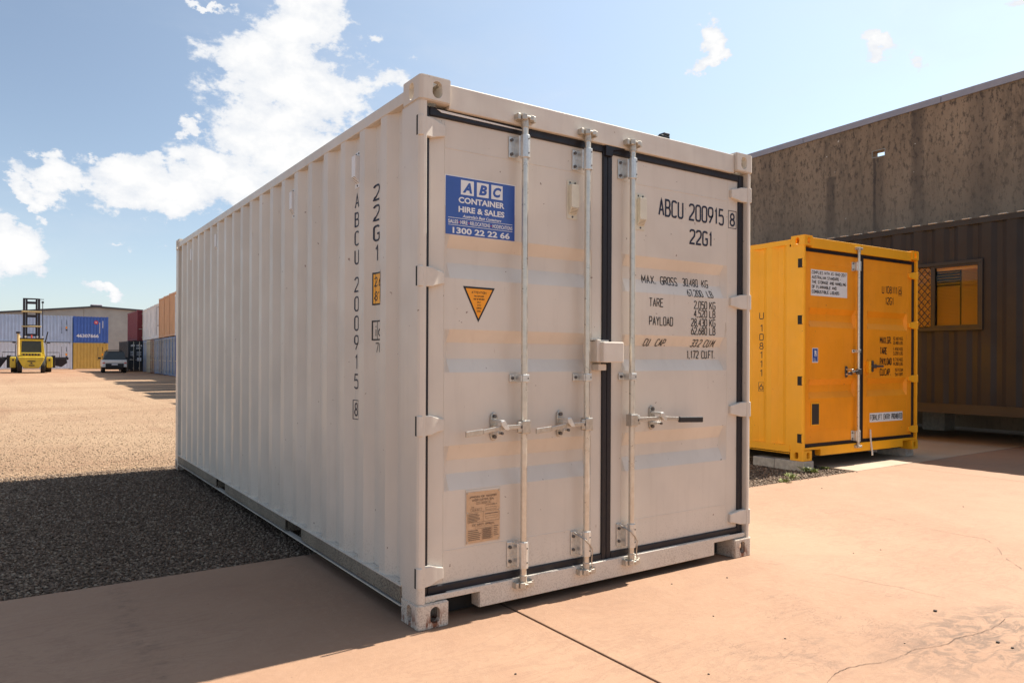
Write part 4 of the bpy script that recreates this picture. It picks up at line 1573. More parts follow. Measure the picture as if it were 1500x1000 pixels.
# right leaf: stub handle retainer and a loose hanging rod
ax_ = MB()
ax_.box(1.30, 1.345, .0, DOOR_Y-.001, 1.00, 1.15)
ax_.build('handle_eye', M['yellow'], yr, bevel=.005)
b = MB()
b.prism([(1.43+.022*math.cos(R(q)), 1.085+.05*(1 if q < 180 else -1)+.022*math.sin(R(q))) for q in range(0, 360, 30)], 1, DOOR_Y-.014, DOOR_Y-.001)
b.box(1.33, 1.62, .002, .016, 1.072, 1.098)
b.box(1.40, 1.45, -.008, DOOR_Y-.010, 1.06, 1.11)
b.build('handle_retainer', M['dark_steel'], yr, bevel=.004)
MB().tube([(1.36, .02, .30), (1.355, .012, .17), (1.35, -.012, .02), (1.335, -.02, -.012)], .011, 8).build('hanging_bar', M['cream_hw'], yr, smooth=True)
yfn = lambda off: (lambda a, b, l: (a, DOOR_Y-l-off, b))
# white notice
f_ = Flat()
f_.grid(.195, .90, 1.91, 2.215)
f_.build('notice', M['white_print'], yl, yfn(0), label='white rectangular notice with black lettering')
f_ = Flat()
for i, (s_, w__) in enumerate((('COMPLIES WITH AS-1940-2017', 1.), ('AUSTRALIAN STANDARD -', .84), ('THE STORAGE AND HANDLING', .99), ('OF FLAMMABLE AND', .70), ('COMBUSTIBLE LIQUIDS.', .80))):
    zb2 = 2.155-i*.056
    f_.text(s_, .215, .215+.665*w__, zb2+.008, .037, .0062)
f_.build('notice_lettering', M['black_print'], yl, yfn(.0008))
f_ = Flat()
f_.grid(.225, .335, 1.13, 1.30)
f_.build('small_sticker', M['white_print'], yl, yfn(0), label='small blue sticker with a white letter mark')
f_ = Flat()
f_.grid(.233, .327, 1.14, 1.292)
f_.build('sticker_ground', M['blue_sign'], yl, yfn(.0006))
f_ = Flat()
f_.bold('R', .275, .315, 1.215, 1.27, .05)
f_.line([(.27, 1.275), (.27, 1.205), (.31, 1.205)], .006)
for i in range(3):
    f_.line([(.245, 1.15+i*.014), (.305-.01*i, 1.15+i*.014)], .004)
f_.build('sticker_lettering', M['white_print'], yl, yfn(.0010))
# dark data panel and scuffed stencil marks
MB().box(.196, .358, DOOR_Y-.010, DOOR_Y-.001, .395, .665).build('panel_frame', M['yellow'], yl, bevel=.004)
f_ = Flat()
f_.grid(.210, .344, .410, .650)
f_.build('vent_mesh', M['darkslot'], yl, yfn(.0102))
# lettering on the right leaf
t = Flat()
t.text('U', 1.645, 1.685, 2.005, .095, .012)
t.text('108111', 1.72, 1.985, 2.010, .095, .012)
t.text('6', 2.03, 2.075, 2.012, .085, .012)
t.frame(2.015, 2.09, 2.000, 2.108, .005)
t.text('12G1', 1.72, 1.90, 1.868, .095, .012)
for i, (s_, w__) in enumerate((('MAX.GR.', .27), ('TARE', .16), ('PAYLOAD', .27), ('CU.CAP.', .25))):
    t.text(s_, 1.605, 1.605+w__*.93, 1.370-i*.135, .090, .0115)
    for j, (n_, u_) in enumerate(((('10,160', 'KGS'), ('22,400', 'LBS')), (('1,450', 'KGS'), ('3,200', 'LBS')), (('8,710', 'KGS'), ('19,200', 'LBS')), (('15.9', 'CUM'), ('561', 'CUFT')))[i]):
        t.text(n_, 1.90 if i != 3 else 1.94, 2.02, 1.420-i*.135-j*.056, .042, .006)
        t.text(u_, 2.045, 2.12, 1.420-i*.135-j*.056, .042, .006)
yl2 = lambda a, b, l: (a, DOOR_Y-l+trough_depth(b, TR2), b)
t.build('lettering', M['black_print'], yr, yl2)
f_ = Flat()
f_.grid(1.385, 2.12, .385, .500)
f_.build('notice', M['white_print'], yr, yfn(0), label='white strip notice forbidding forklift entry')
f_ = Flat()
f_.text('FORKLIFT', 1.400, 1.645, .408, .070, .0085)
f_.text('ENTRY', 1.692, 1.83, .408, .070, .0085)
f_.text('PROHIBITED', 1.868, 2.108, .408, .070, .0085)
f_.build('notice_lettering', M['black_print'], yr, yfn(.0008))
t = Flat()
yside = bpy.data.objects['side_panel.002']
ysf = lambda a, b, l: (corr_profile(-a, .507)+.003-l, -a, b)
vy = .61
column(t, 'U', vy, .028, [1.735], .085, .010)
column(t, '108111', vy, .026, [1.587-.109*i for i in range(6)], .086, .010)
column(t, '6', vy, .024, [.872], .078, .010)
t.frame(-vy-.038, -vy+.038, .780, .886, .004)
t.build('lettering', M['black_print'], yside, ysf)

for i, (x, y, lx, ly, lab) in enumerate((
        (5.885, 1.935, .19, .39, 'grey concrete block under the near left corner of the yellow container'),
        (8.155, 1.955, .19, .39, 'grey concrete block under the right door corner of the yellow container, half in shade'),
        (5.885, 4.60, .19, .39, 'grey concrete block under the rear left corner of the yellow container'),
        (8.155, 4.60, .19, .39, 'grey concrete block under the rear right corner of the yellow container'),
        (5.895, 2.335, .18, .30, 'second grey concrete block touching the one under the near left corner of the yellow container'))):
    o = MB().box(0, lx, 0, ly, 0, .104 if i != 4 else .098).build('concrete_block', M['block'], bevel=.006)
    o.location = (x, y, .0005 if x > 6.4 else -.012)
    if x < 6.4:
        o.scale = (1, 1, 1.11)
    tag(o, lab, 'concrete block', 'blocks under the yellow container')

# weeds beside the block
M['weed'] = plain('weed_leaves', (.16, .19, .028), .6, 0, .35, 20, 0)
weeds = [((1180, 690), .075, 'bright green weed sprouting at the foot of the concrete block under the yellow container'),
         ((1192, 691), .055, 'low green weed right of the concrete block under the yellow container'),
         ((1160, 700), .07, 'low weed left of the concrete block, spreading over the sunlit gravel'),
         ((1150, 706), .06, 'flat yellow-green weed patch nearest the cream container on the gravel strip'),
         ((1208, 686), .04, 'tiny weed at the right tip of the gravel strip')]
for (p, s, lab) in weeds:
    x, y = ground_px(*p)
    b = MB()
    for i in range(46):
        a = random.uniform(0, 6.28)
        r_ = s*random.uniform(.1, 1.5)
        h = s*random.uniform(.15, .95)
        lx, ly = r_*math.cos(a), r_*math.sin(a)
        q = random.uniform(.006, .012)
        ux, uy = -math.sin(a)*q, math.cos(a)*q
        b.add([(lx*.4, ly*.4, h*.4), (lx*.8+ux, ly*.8+uy, h), (lx*1.1, ly*1.1, h*.9), (lx*.8-ux, ly*.8-uy, h)], [(0, 1, 2, 3)])
    lf = b.build('leaves', M['weed'])
    e = empty('weed', (x, y, -.012), 0, lab, 'weed', 'weeds by the concrete block')
    lf.parent = e
    st = MB()
    for i in range(5):
        a = i*1.3
        st.tube([(0, 0, 0), (s*.6*math.cos(a), s*.6*math.sin(a), s*.5)], .0018, 4)
    st.build('stem', M['weed'], e)

# ------------------------------------------------------------------ brown site office
OX, OZ0, OZ1 = 10.3, .455, 3.40
off = empty('site_office', (OX, -2.2, 0), 0, 'dark brown corrugated site office with a wide window, behind the yellow container', 'site office')
OL = 12.2
HW0, HW1 = 4.19, 5.55        # window opening along y (local)
WZ0, WZ1 = 1.775, 2.722


def office_wall():
    pts = corr_line(.15, OL-.15, .2, .33, .036)
    b = MB()
    def col(p, q, z0, z1):
        k = len(b.v)
        b.v += [(p[1], p[0], z0), (q[1], q[0], z0), (q[1], q[0], z1), (p[1], p[0], z1)]
        b.f.append((k, k+1, k+2, k+3))
    allp = sorted(set([p[0] for p in pts]+[HW0, HW1]))
    pr = lambda v: corr_profile(v, .2, .33, .036)
    P = [(v, pr(v+1e-6)) for v in allp]
    for p, q in zip(P[:-1], P[1:]):
        if p[0] >= HW0-1e-6 and q[0] <= HW1+1e-6:
            col(p, q, .60, WZ0)
            col(p, q, WZ1, 3.30)
        else:
            col(p, q, .60, 3.30)
    return b


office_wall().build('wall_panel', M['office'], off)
b = MB()
b.box(2.40, 2.438, .15, OL-.15, .60, 3.30)
b.box(.04, 2.40, .02, .06, .60, 3.30)
b.box(.04, 2.40, OL-.06, OL-.02, .60, 3.30)
b.build('rear_wall', M['office'], off)
b = MB()
b.box(-.012, .05, .12, OL-.12, 3.30, 3.385)
b.build('top_rail', M['office_dark'], off, bevel=.004)
# roof sheet: its ribs end over the rail and catch the sun one by one
rb = MB()
y = .15
while y < OL-.2:
    rb.box(-.022, 2.43, y, y+.115, 3.386, 3.401)
    y += .245
rb.build('roof_rib', plain('roof_steel', (.42, .38, .34), .5, 0, .1, 5, 0), off, bevel=.003)
MB().box(-.016, 2.43, .10, OL-.10, 3.380, 3.3885).build('roof_sheet', M['office_rail'], off)
MB().box(-.012, .03, .12, OL-.12, .455, .598).build('bottom_rail', M['office_rail'], off, bevel=.004)
MB().box(-.016, .0, .12, OL-.12, .590, .602).build('rail_trim', M['office_rail'], off)
MB().box(.05, 2.40, .1, OL-.1, .46, .60).build('floor_frame', M['office_dark'], off)
b = MB()
for (xx, yy) in ((-.006, 0), (2.30, 0), (-.006, OL-.12), (2.30, OL-.12)):
    b.box(xx, xx+.13, yy, yy+.12, .455, 3.40)
b.build('corner_post', M['office_dark'], off, bevel=.004)
# window
b = MB()
fw_ = .055
b.box(-.030, .06, HW0-fw_, HW1+fw_, WZ1, WZ1+fw_)
b.box(-.030, .06, HW0-fw_, HW1+fw_, WZ0-fw_, WZ0)
b.box(-.030, .06, HW0-fw_, HW0, WZ0, WZ1)
b.box(-.030, .06, HW1, HW1+fw_, WZ0, WZ1)
wf = b.build('window', M['office_dark'], off, bevel=.004, label='wide sliding window, security mesh on the left half and lowered blinds on the right')
mid = HW0+.66
b = MB()
b.box(-.012, .03, mid-.03, mid+.03, WZ0+.001, WZ1-.001)
b.box(-.010, .02, HW0+.001, HW0+.022, WZ0+.001, WZ1-.001)
b.box(-.010, .02, HW0+.022, mid-.03, WZ1-.03, WZ1-.001)
b.box(-.010, .02, HW0+.022, mid-.03, WZ0+.001, WZ0+.03)
b.build('sash', M['office_dark'], wf)
# diamond security mesh on the farther half
b = MB()
n = 12
za, zb3 = WZ0+.01, WZ1-.01
ya, yb3 = mid+.03, HW1-.01
st_ = .095
for k in range(-12, 26):
    for sg_ in (1, -1):
        seg = []
        for tt in np.linspace(0, 1, 40):
            z_ = za+(zb3-za)*tt
            y_ = ya+k*st_+sg_*(z_-za)*.85
            if ya <= y_ <= yb3:
                seg.append((-.006+.002*sg_, y_, z_))
        if len(seg) > 1:
            b.tube([seg[0], seg[-1]], .0065, 5)
b.build('security_mesh', M['office_dark'], wf)['kind'] = 'stuff'
# blinds: one half raised, slats tilted
b = MB()
def slat(y0, y1, z_, tilt, dpt=.026):
    b.add([(.055, y0, z_), (.055, y1, z_), (.055+dpt, y1, z_+tilt), (.055+dpt, y0, z_+tilt)], [(0, 1, 2, 3)])
z_ = WZ0+.01
while z_ < WZ1-.09:
    slat(HW0+.025, HW0+.275, z_, .022)
    if z_ < WZ1-.33:
        slat(HW0+.30, mid-.03, z_, .022)
    z_ += .0215
for i in range(5):
    slat(HW0+.30, mid-.03, WZ1-.28+i*.043, .012, .02)
b.build('blind_slats', M['blind'], wf)['kind'] = 'stuff'
MB().box(.050, .085, HW0+.02, mid-.03, WZ1-.075, WZ1-.005).build('blind_head', M['blind'], wf)
MB().box(.050, .085, mid+.03, HW1-.01, WZ1-.075, WZ1-.005).box(.075, .080, mid+.04, HW1-.02, WZ0+.02, WZ1-.08).build('curtain', M['blind'], wf)
gm_, T_, b_, o_ = mat_base('window_glass', .03)
b_.inputs['Transmission Weight'].default_value = 1
b_.inputs['IOR'].default_value = 1.22
b_.inputs['Base Color'].default_value = (.86, .9, .9, 1)
M['glass'] = gm_
MB().box(.024, .028, HW0+.001, HW1-.001, WZ0+.001, WZ1-.001).build('pane', M['glass'], wf)
MB().box(.12, .124, HW0-.1, HW1+.1, WZ0-.1, WZ1+.1).build('room_dark', M['dark_in'], wf)
# feet
for i, (x, y) in enumerate(((10.35, -1.9), (10.35, 3.4), (10.35, 9.5), (12.3, -1.9), (12.3, 3.4), (12.3, 9.5))):
    o = MB().box(0, .39, 0, .39, .0, .452).build('support_pier', M['block'], bevel=.008)
    o.location = (x, y, .0015 if y < 9.2 else -.018)
    tag(o, ('stacked concrete pier carrying the front of the brown site office' if x < 11 else 'stacked concrete pier at the back under the brown site office')+(', at its near end', ', halfway along', ', at its far end')[i % 3], 'pier', 'piers under the site office')

# ------------------------------------------------------------------ stained concrete wall with a small opening
WU = 13.4
wl = empty('concrete_wall', (WU, 0, 0), 0, 'tall stained brown concrete wall with a grey metal capping, rising behind the site office', 'wall')
ztop_ = lambda v: 6.468-.0252*v
HY0, HY1, HZ0, HZ1 = 5.115, 5.375, 5.515, 5.64
b = MB()
def wseg(y0, y1, za0, zb0, za1=None, zb1=None):
    """block from y0..y1; bottom z, top z at each end"""
    za1 = za0 if za1 is None else za1
    zb1 = zb0 if zb1 is None else zb1
    b.add([(0, y0, za0), (.2, y0, za0), (.2, y0, zb0), (0, y0, zb0), (0, y1, za1), (.2, y1, za1), (.2, y1, zb1), (0, y1, zb1)],
          [(0, 1, 2, 3), (7, 6, 5, 4), (0, 4, 5, 1), (1, 5, 6, 2), (2, 6, 7, 3), (3, 7, 4, 0)])
wseg(-14, HY0, -.3, ztop_(-14), -.3, ztop_(HY0))
wseg(HY0, HY1, -.3, HZ0)
wseg(HY0, HY1, HZ1, ztop_(HY0), HZ1, ztop_(HY1))
wseg(HY1, 34, -.3, ztop_(HY1), -.3, ztop_(34))
b.build('wall_panel', M['wall'], wl)
b = MB()
y = -14
while y < 34:
    y2 = min(y+3.0, 34)
    b.add([(q, yy, ztop_(yy)+dz_) for yy in (y, y2-.012) for (q, dz_) in ((-.03, -.085), (.23, -.085), (.23, .045), (-.03, .045))],
          [(0, 1, 2, 3), (7, 6, 5, 4), (0, 4, 5, 1), (1, 5, 6, 2), (2, 6, 7, 3), (3, 7, 4, 0)])
    y = y2
b.build('capping', M['flashing'], wl)
b = MB()
for (y0, y1, z0, z1) in ((HY0-.012, HY0, HZ0-.012, HZ1+.012), (HY1, HY1+.012, HZ0-.012, HZ1+.012), (HY0, HY1, HZ1, HZ1+.012), (HY0, HY1, HZ0-.012, HZ0)):
    b.box(-.008, .004, y0, y1, z0, z1)
b.build('opening_trim', M['farwall'], wl)

# ------------------------------------------------------------------ far containers
FM = {}
def fcol(key, col, rough=.5):
    FM[key] = paint('far_paint_'+key, col, rough, dirt=(.16, .12, .09), speck=.3, speck_h=.4, var=.06, streak=.12, dent=.2)
    return FM[key]
fcol('pale_blue', (.38, .48, .64))
fcol('pale_grey', (.56, .62, .70))
fcol('blue', (.045, .12, .42))
fcol('mustard', (.55, .35, .07))
fcol('black', (.018, .022, .028))
fcol('light_blue', (.32, .44, .68))
fcol('faded_cream', (.55, .50, .36))
fcol('rust', (.16, .035, .02))
fcol('door_blue', (.10, .21, .42))
fcol('dark_blue', (.05, .09, .20))
fcol('red', (.20, .022, .03))
fcol('white', (.80, .80, .79))
fcol('tan', (.66, .38, .20))


def far_proto(L, H=2.591, pitch=.2765):
    """reduced container: frame, side walls, roof, end wall, two door leaves with two rods each"""
    root = empty('stacked_container', (0, 0, -50))
    b = MB()
    for x in (0, CW-.10):
        for y in (0, L-.14):
            b.box(x, x+.10, y, y+.14, .118, H-.118)
    for x in (-.006, CW-.156):
        for y in (-.006, L-.172):
            for z in (0, H-.118):
                b.box(x, x+.162, y, y+.178, z, z+.118)
    b.box(0, .06, .18, L-.18, H-.10, H-.035)
    b.box(CW-.06, CW, .18, L-.18, H-.10, H-.035)
    b.box(0, .05, .18, L-.18, .06, .17)
    b.box(CW-.05, CW, .18, L-.18, .06, .17)
    b.box(.165, CW-.165, .0, .08, H-.14, H-.02)
    b.box(.165, CW-.165, .0, .08, .04, .15)
    b.box(.165, CW-.165, L-.08, L, H-.11, H-.02)
    b.box(.165, CW-.165, L-.08, L, .04, .15)
    b.build('frame', FM['blue'], root)
    for s, X in ((1, 0.), (-1, CW)):
        pts = corr_line(.14, L-.14, .4, pitch)
        vs, fs = [], []
        for v, d in pts:
            x = X+s*(d+.006)
            vs += [(x, v, .16), (x, v, H-.09)]
        for i in range(len(pts)-1):
            fs.append((2*i, 2*i+2, 2*i+3, 2*i+1))
        MB().add(vs, fs).build('side_panel', FM['blue'], root)
    b = MB().box(.05, CW-.05, .08, L-.08, H-.045, H-.035)
    y = .3
    while y < L-.3:
        b.box(.02, CW-.02, y, y+.11, H-.036, H-.012)
        y += pitch
    b.build('roof_panel', FM['blue'], root)
    MB().box(.05, CW-.05, .08, L-.08, .13, .155).build('floor', M['dark_in'], root)
    pts = corr_line(.10, CW-.10, .2, .25, .045)
    vs, fs = [], []
    for v, d in pts:
        vs += [(v, L-.02-d, .14), (v, L-.02-d, H-.1)]
    for i in range(len(pts)-1):
        fs.append((2*i, 2*i+2, 2*i+3, 2*i+1))
    MB().add(vs, fs).build('end_panel', FM['blue'], root)
    for x0, x1, rr in ((.10, CW/2-.02, (.42, .86)), (CW/2+.02, CW-.10, (1.5, 1.98))):
        b = MB()
        zs = [.17, H-.16]
        b.box(x0, x1, .045, .09, .17, H-.16)
        for zc in (.62, 1.12, 1.62, 2.05):
            b.box(x0+.1, x1-.1, .030, .046, zc, zc+.22)
        d = b.build('door', FM['blue'], root, bevel=.01)
        for r_ in rr:
            q = MB()
            q.tube([(r_, .0, .08), (r_, .0, H-.06)], .02, 8)
            for zc in (.3, H/2, H-.3):
                q.box(r_-.06, r_+.03, -.01, .046, zc-.05, zc+.05)
            q.box(r_-.3 if r_ < 1.2 else r_, r_ if r_ < 1.2 else r_+.3, -.02, -.005, .98, 1.02)
            q.build('lock_rod', M['galv'], d)
    return root


def set_mat(o, mat):
    for ch in o.children:
        if ch.name.split('.')[0] in ('floor', 'lock_rod'):
            continue
        if ch.type == 'MESH' and ch.material_slots:
            ch.material_slots[0].link = 'OBJECT'
            ch.material_slots[0].material = mat
        set_mat(ch, mat)


P20 = far_proto(6.058)
P10 = far_proto(2.991)
used = set()


def place(proto, x, y, z, rz, mat, label, group, name='stacked_container', sz=1.):
    if proto.name not in used:
        used.add(proto.name)
        o = proto
    else:
        o = copy_tree(proto)
    o.location = (x, y, z)
    o.rotation_euler = (0, 0, rz)
    o.scale = (1, 1, sz)
    tag(o, label, 'shipping container', group)
    return o, mat


placed = []
G1 = 'containers stacked across the back of the yard'
G2 = 'containers stacked along the right side of the yard'
V0 = 80.
for args in (
    (P20, 3.55, V0, 0, R(90), 'pale_grey', 'pale grey container at ground level behind the yellow container forklift', G1),
    (P20, 3.55, V0, 2.60, R(90), 'pale_blue', 'pale blue-grey container stacked over the pale grey one, behind the forklift mast', G1),
    (P10, 6.62, V0, 0, R(90), 'mustard', 'short mustard yellow container at ground level left of the parked vehicle', G1),
    (P10, 6.62, V0-.02, 2.60, R(90), 'blue', 'short bright blue container with white numerals, stacked on the mustard one', G1),
    (P20, -2.6, V0, 0, R(90), 'pale_grey', 'pale grey container at ground level at the left edge of the photo', G1),
    (P20, -2.6, V0, 2.60, R(90), 'pale_blue', 'pale blue-grey container stacked at the left edge of the photo', G1),
    (P20, 6.66, 65.6, 0, 0, 'black', 'black container with white lettering on its doors, right of the parked vehicle', G2),
    (P20, 7.35, 65.7, 2.60, 0, 'red', 'dark red container stacked on the black one', G2)):
    placed.append(place(*args))
rowu = lambda v: 6.1+(v-18)*.035
row = [(65.35, 'light_blue', 'white'), (62.75, 'faded_cream', 'white'), (60.2, 'rust', 'white'), (57.65, 'door_blue', 'white'), (55.1, 'dark_blue', 'tan'), (52.55, 'door_blue', 'tan'),
       (49.9, 'door_blue', 'tan'), (47.3, 'blue', 'white'), (44.7, 'rust', 'tan'), (42.1, 'dark_blue', None), (39.6, 'pale_grey', 'white'), (37.1, 'blue', 'tan'),
       (34.35, 'door_blue', 'white'), (31.85, 'rust', 'white'), (29.35, 'dark_blue', 'tan'), (26.2, 'blue', 'white'), (23.7, 'door_blue', 'tan'), (19.1, 'rust', 'white'), (21.3, None, None)]
desc = {'light_blue': 'light blue container end, nearest the black container at ground level', 'faded_cream': 'faded cream container end at ground level between light blue and rust ones',
        'rust': 'rust brown container end at ground level between cream and blue ones'}
seen = {0: 'light blue', 1: 'faded cream', 2: 'rust brown', 3: 'weathered blue', 4: 'dark blue', 5: 'mid blue'}
for i, (v, lo, up) in enumerate(row):
    if lo is None:
        continue
    nm = {'door_blue': 'weathered blue', 'dark_blue': 'dark blue', 'rust': 'rust brown', 'blue': 'bright blue', 'pale_grey': 'pale grey', 'light_blue': 'light blue', 'faded_cream': 'faded cream',
          'white': 'white', 'tan': 'tan'}
    order = ('first', 'second', 'third', 'fourth', 'fifth', 'sixth', 'seventh', 'eighth', 'ninth', 'tenth', 'eleventh', 'twelfth', 'thirteenth', 'fourteenth', 'fifteenth', 'sixteenth', 'seventeenth', 'eighteenth')[i]
    placed.append(place(P20, rowu(v), v, 0, R(-90), lo, '%s container end, %s at ground level counting from the black container' % (nm[lo], order), G2))
    if up:
        z1s = 1.0 if up == 'white' else 1.10
        placed.append(place(P20, rowu(v)-.02+6.058, v-CW, 2.60, R(90), up, '%s container end on the upper tier, %s counting from the red container' % (nm[up], order), G2, sz=z1s))
for o, m_ in placed:
    set_mat(o, FM[m_])

# numerals and roundel on the short blue container (local x=0 wall faces the camera)
bl = placed[3][0]
bside = [c for c in bl.children if c.name.startswith('side_panel')][0]
M['far_white'] = plain('far_white_print', (.72, .74, .78), .5, 0, .05, 3, 0)
f_ = Flat()
f_.bold('46307666', -2.74, -.84, .52, .86, .03)
for i in range(11):
    f_.grid(-.78, -.72, 1.95-i*.10, 2.02-i*.10)
for i in range(7):
    f_.grid(-.52, -.44, 2.10-i*.10, 2.17-i*.10)
f_.build('lettering', M['far_white'], bside, lambda a, b, l: (-.004-l, -a, b))
f_ = Flat()
f_.poly([(-1.06+.19*math.cos(R(q)), 2.02+.19*math.sin(R(q))) for q in range(0, 360, 20)])
f_.build('roundel', M['red_print'], bside, lambda a, b, l: (-.004-l, -a, b))
f_ = Flat()
f_.grid(-1.16, -.97, 2.04, 2.08)
f_.grid(-1.12, -.98, 1.95, 1.99)
f_.build('roundel_bars', M['far_white'], bside, lambda a, b, l: (-.006-l, -a, b))
# code columns on the pale containers and the mustard one
for idx, zt_ in ((0, 2.1), (1, 2.1), (2, 2.1)):
    sd_ = [c for c in placed[idx][0].children if c.name.startswith('side_panel')][0]
    f_ = Flat()
    for i in range(11):
        f_.grid(-.92, -.86, zt_-.12*i, zt_-.12*i+.07)
    for i in range(4):
        f_.grid(-.52, -.46, zt_-.12*i, zt_-.12*i+.07)
    f_.grid(-.56, -.42, zt_-.95, zt_-.82)
    f_.build('lettering', M['navy'], sd_, lambda a, b, l: (-.004-l, -a, b))
    f_ = Flat()
    f_.grid(-.57, -.43, zt_-.75, zt_-.55)
    f_.build('height_sticker', M['orange_sign'], sd_, lambda a, b, l: (-.004-l, -a, b))
# white lettering on the black doors
bd_ = [c for c in placed[6][0].children if c.name.startswith('door')]
f_ = Flat()
f_.text('2009', .22, .50, 2.12, .14, .028)
f_.text('15 8', .62, 1.05, 2.12, .14, .028)
f_.text('22G1', .62, .98, 1.92, .12, .022)
for i in range(3):
    f_.text('TARE', .16, .44, 1.62-i*.14, .09, .016)
    f_.text('2,050', .66, .98, 1.62-i*.12, .08, .016)
f_.grid(.68, 1.0, .90, 1.18)
f_.text('CU', .16, .30, 1.0, .08, .016)
f_.build('lettering', M['far_white'], bd_[0], lambda a, b, l: (a, .028-l, b))
# window and vertical bar on one white upper container
f_ = Flat()
f_.frame(.45, 1.05, .95, 2.30, .05)
f_.grid(1.62, 1.70, .25, 2.4)
up_ = [p[0] for p in placed if p[1] == 'white'][3]
ud = [c for c in up_.children if c.name.startswith('end_panel')]
f_.build('door_trim', M['dark_steel'], ud[0], lambda a, b, l: (a, 6.058+l, b), flip=True)

# ------------------------------------------------------------------ far concrete shed
sh = empty('warehouse', (0, 0, 0), 0, 'grey concrete warehouse gable with a low dark roof edge, behind the stacked containers', 'warehouse')
SV = 95.
pk = (6.85, 7.02)
b = MB()
pl = [(-24, -.3), (20, -.3), (20, 6.30), (pk[0], pk[1]), (-24, 3.72)]
panels = [-24, -18, -12, -6, 0, 5.6, 10.6, 15.6, 20]
def gz(x):
    return pk[1]-(pk[0]-x)*.107 if x < pk[0] else pk[1]-(x-pk[0])*.052
for x0, x1 in zip(panels[:-1], panels[1:]):
    xs_ = [x0+.02, x1-.02]
    if x0 < pk[0] < x1:
        xs_ = [x0+.02, pk[0], x1-.02]
    poly = [(xs_[0], -.3)]+[(xs_[-1], -.3)]+[(x, gz(x)-.05) for x in reversed(xs_)]
    MB().prism(poly, 1, SV, SV+.2).build('panel', M['farwall'], sh)
M['roofing'] = plain('dark_roof_steel', (.06, .06, .065), .5, .2, .1, 2, 0)
for s0, s1 in ((-24, pk[0]), (pk[0], 20)):
    b = MB()
    b.add([(x, y, gz(x)+dz_) for x in (s0, s1) for (y, dz_) in ((SV-.25, -.04), (SV+30, -.04), (SV+30, .14), (SV-.25, .14))],
          [(0, 1, 2, 3), (7, 6, 5, 4), (0, 4, 5, 1), (1, 5, 6, 2), (2, 6, 7, 3), (3, 7, 4, 0)])
    b.build('roof', M['roofing'], sh)
MB().box(6.3, 7.5, SV-.1, SV+1.2, 7.16, 7.34).build('roof_vent', M['flashing'], sh, bevel=.1)
MB().box(-23.9, 19.9, SV+.25, SV+.3, -.2, 3.5).build('inner_wall', M['farwall'], sh)

# ------------------------------------------------------------------ yellow container forklift, seen from behind
M['fl_yellow'] = paint('forklift_yellow', (.62, .46, .035), .45, dirt=(.10, .07, .03), speck=1., speck_h=1.2, var=.12, streak=.5)
M['fl_dark'] = plain('mast_steel', (.035, .03, .035), .6, .2, .2, 3, 0)
M['tyre'] = plain('tyre_rubber', (.018, .017, .016), .85, 0, .2, 10, .3)
M['fl_glass'] = plain('dark_cab_glass', (.025, .03, .032), .12, 0, .1, 3, 0)
M['lamp_red'] = plain('red_lamp', (.65, .06, .03), .35, 0, .05, 3, 0)
M['beam_yellow'] = plain('pale_yellow_beam', (.62, .45, .20), .5, 0, .08, 3, 0)
fx, fy = at(46, 55.5)
face = math.atan2(-(fx-CAM[0]), (fy-CAM[1]))
fk = empty('container_forklift', (fx, fy, -.018), face, 'large yellow container forklift seen from behind with its dark mast raised', 'forklift')


def part(name, mat, builder, parent=fk, bevel=.02, smooth=False, label=None):
    b = MB()
    builder(b)
    return b.build(name, mat, parent, bevel=bevel, smooth=smooth, label=label)


# counterweight: wide top, sloping in to the bottom
cw = part('counterweight', M['fl_yellow'], lambda b: b.prism([(-1.0, 1.16), (-.95, 1.0), (-.66, .46), (-.56, .36), (.56, .36), (.66, .46), (.95, 1.0), (1.0, 1.16), (1.0, 1.24), (-1.0, 1.24)], 1, -.1, 1.3), bevel=.05)
part('counterweight_badge', M['fl_dark'], lambda b: b.box(-.30, .30, -.112, -.098, .86, .94), cw, 0)
part('counterweight_badge', M['fl_dark'], lambda b: b.prism([(-.10, .70), (.12, .70), (.0, .84)], 1, -.112, -.098), cw, 0)
part('counterweight_badge', M['fl_dark'], lambda b: b.box(-.20, .24, -.112, -.098, .54, .62), cw, 0)
part('engine_hood', M['fl_yellow'], lambda b: b.box(-.92, .92, .15, 2.2, 1.24, 1.40))
part('grille', M['fl_yellow'], lambda b: b.box(-.78, .78, -.02, .15, 1.25, 1.56), bevel=.03)
for i in range(6):
    part('grille_slot', M['fl_dark'], lambda b: b.box(-.66+i*.225, -.50+i*.225, -.035, -.018, 1.34, 1.47), bevel=0)
for sx in (-1, 1):
    part('fender_tank', M['fl_yellow'], lambda b: b.box(sx*1.40-.22, sx*1.40+.22, .5, 2.4, .40, 1.22), bevel=.05)
    part('tank_mark', M['fl_dark'], lambda b: b.box(sx*1.38-.06, sx*1.38+.06, .485, .4985, .92, 1.06), bevel=0)
    w = part('rear_wheel', M['tyre'], lambda b: b.tube([(sx*.70, .42, .50), (sx*1.05, .42, .50)], .50, 28), smooth=True, bevel=.04)
    part('rim', M['fl_yellow'], lambda b: b.tube([(sx*1.051, .42, .50), (sx*1.06, .42, .50)], .26, 20), w, 0)
    w = part('front_wheel', M['tyre'], lambda b: b.tube([(sx*1.0, 3.9, .66), (sx*1.62, 3.9, .66)], .65, 28), smooth=True, bevel=.04)
    part('rim', M['fl_yellow'], lambda b: b.tube([(sx*1.621, 3.9, .66), (sx*1.63, 3.9, .66)], .34, 20), w, 0)
part('chassis', M['fl_dark'], lambda b: b.box(-.62, .62, .3, 4.2, .36, .80))
part('drive_axle', M['fl_dark'], lambda b: b.box(-1.5, 1.5, 3.7, 4.1, .5, .8))
cab = part('cab', M['fl_yellow'], lambda b: b.box(-.92, .92, .95, 2.7, 2.46, 2.60), bevel=.03)
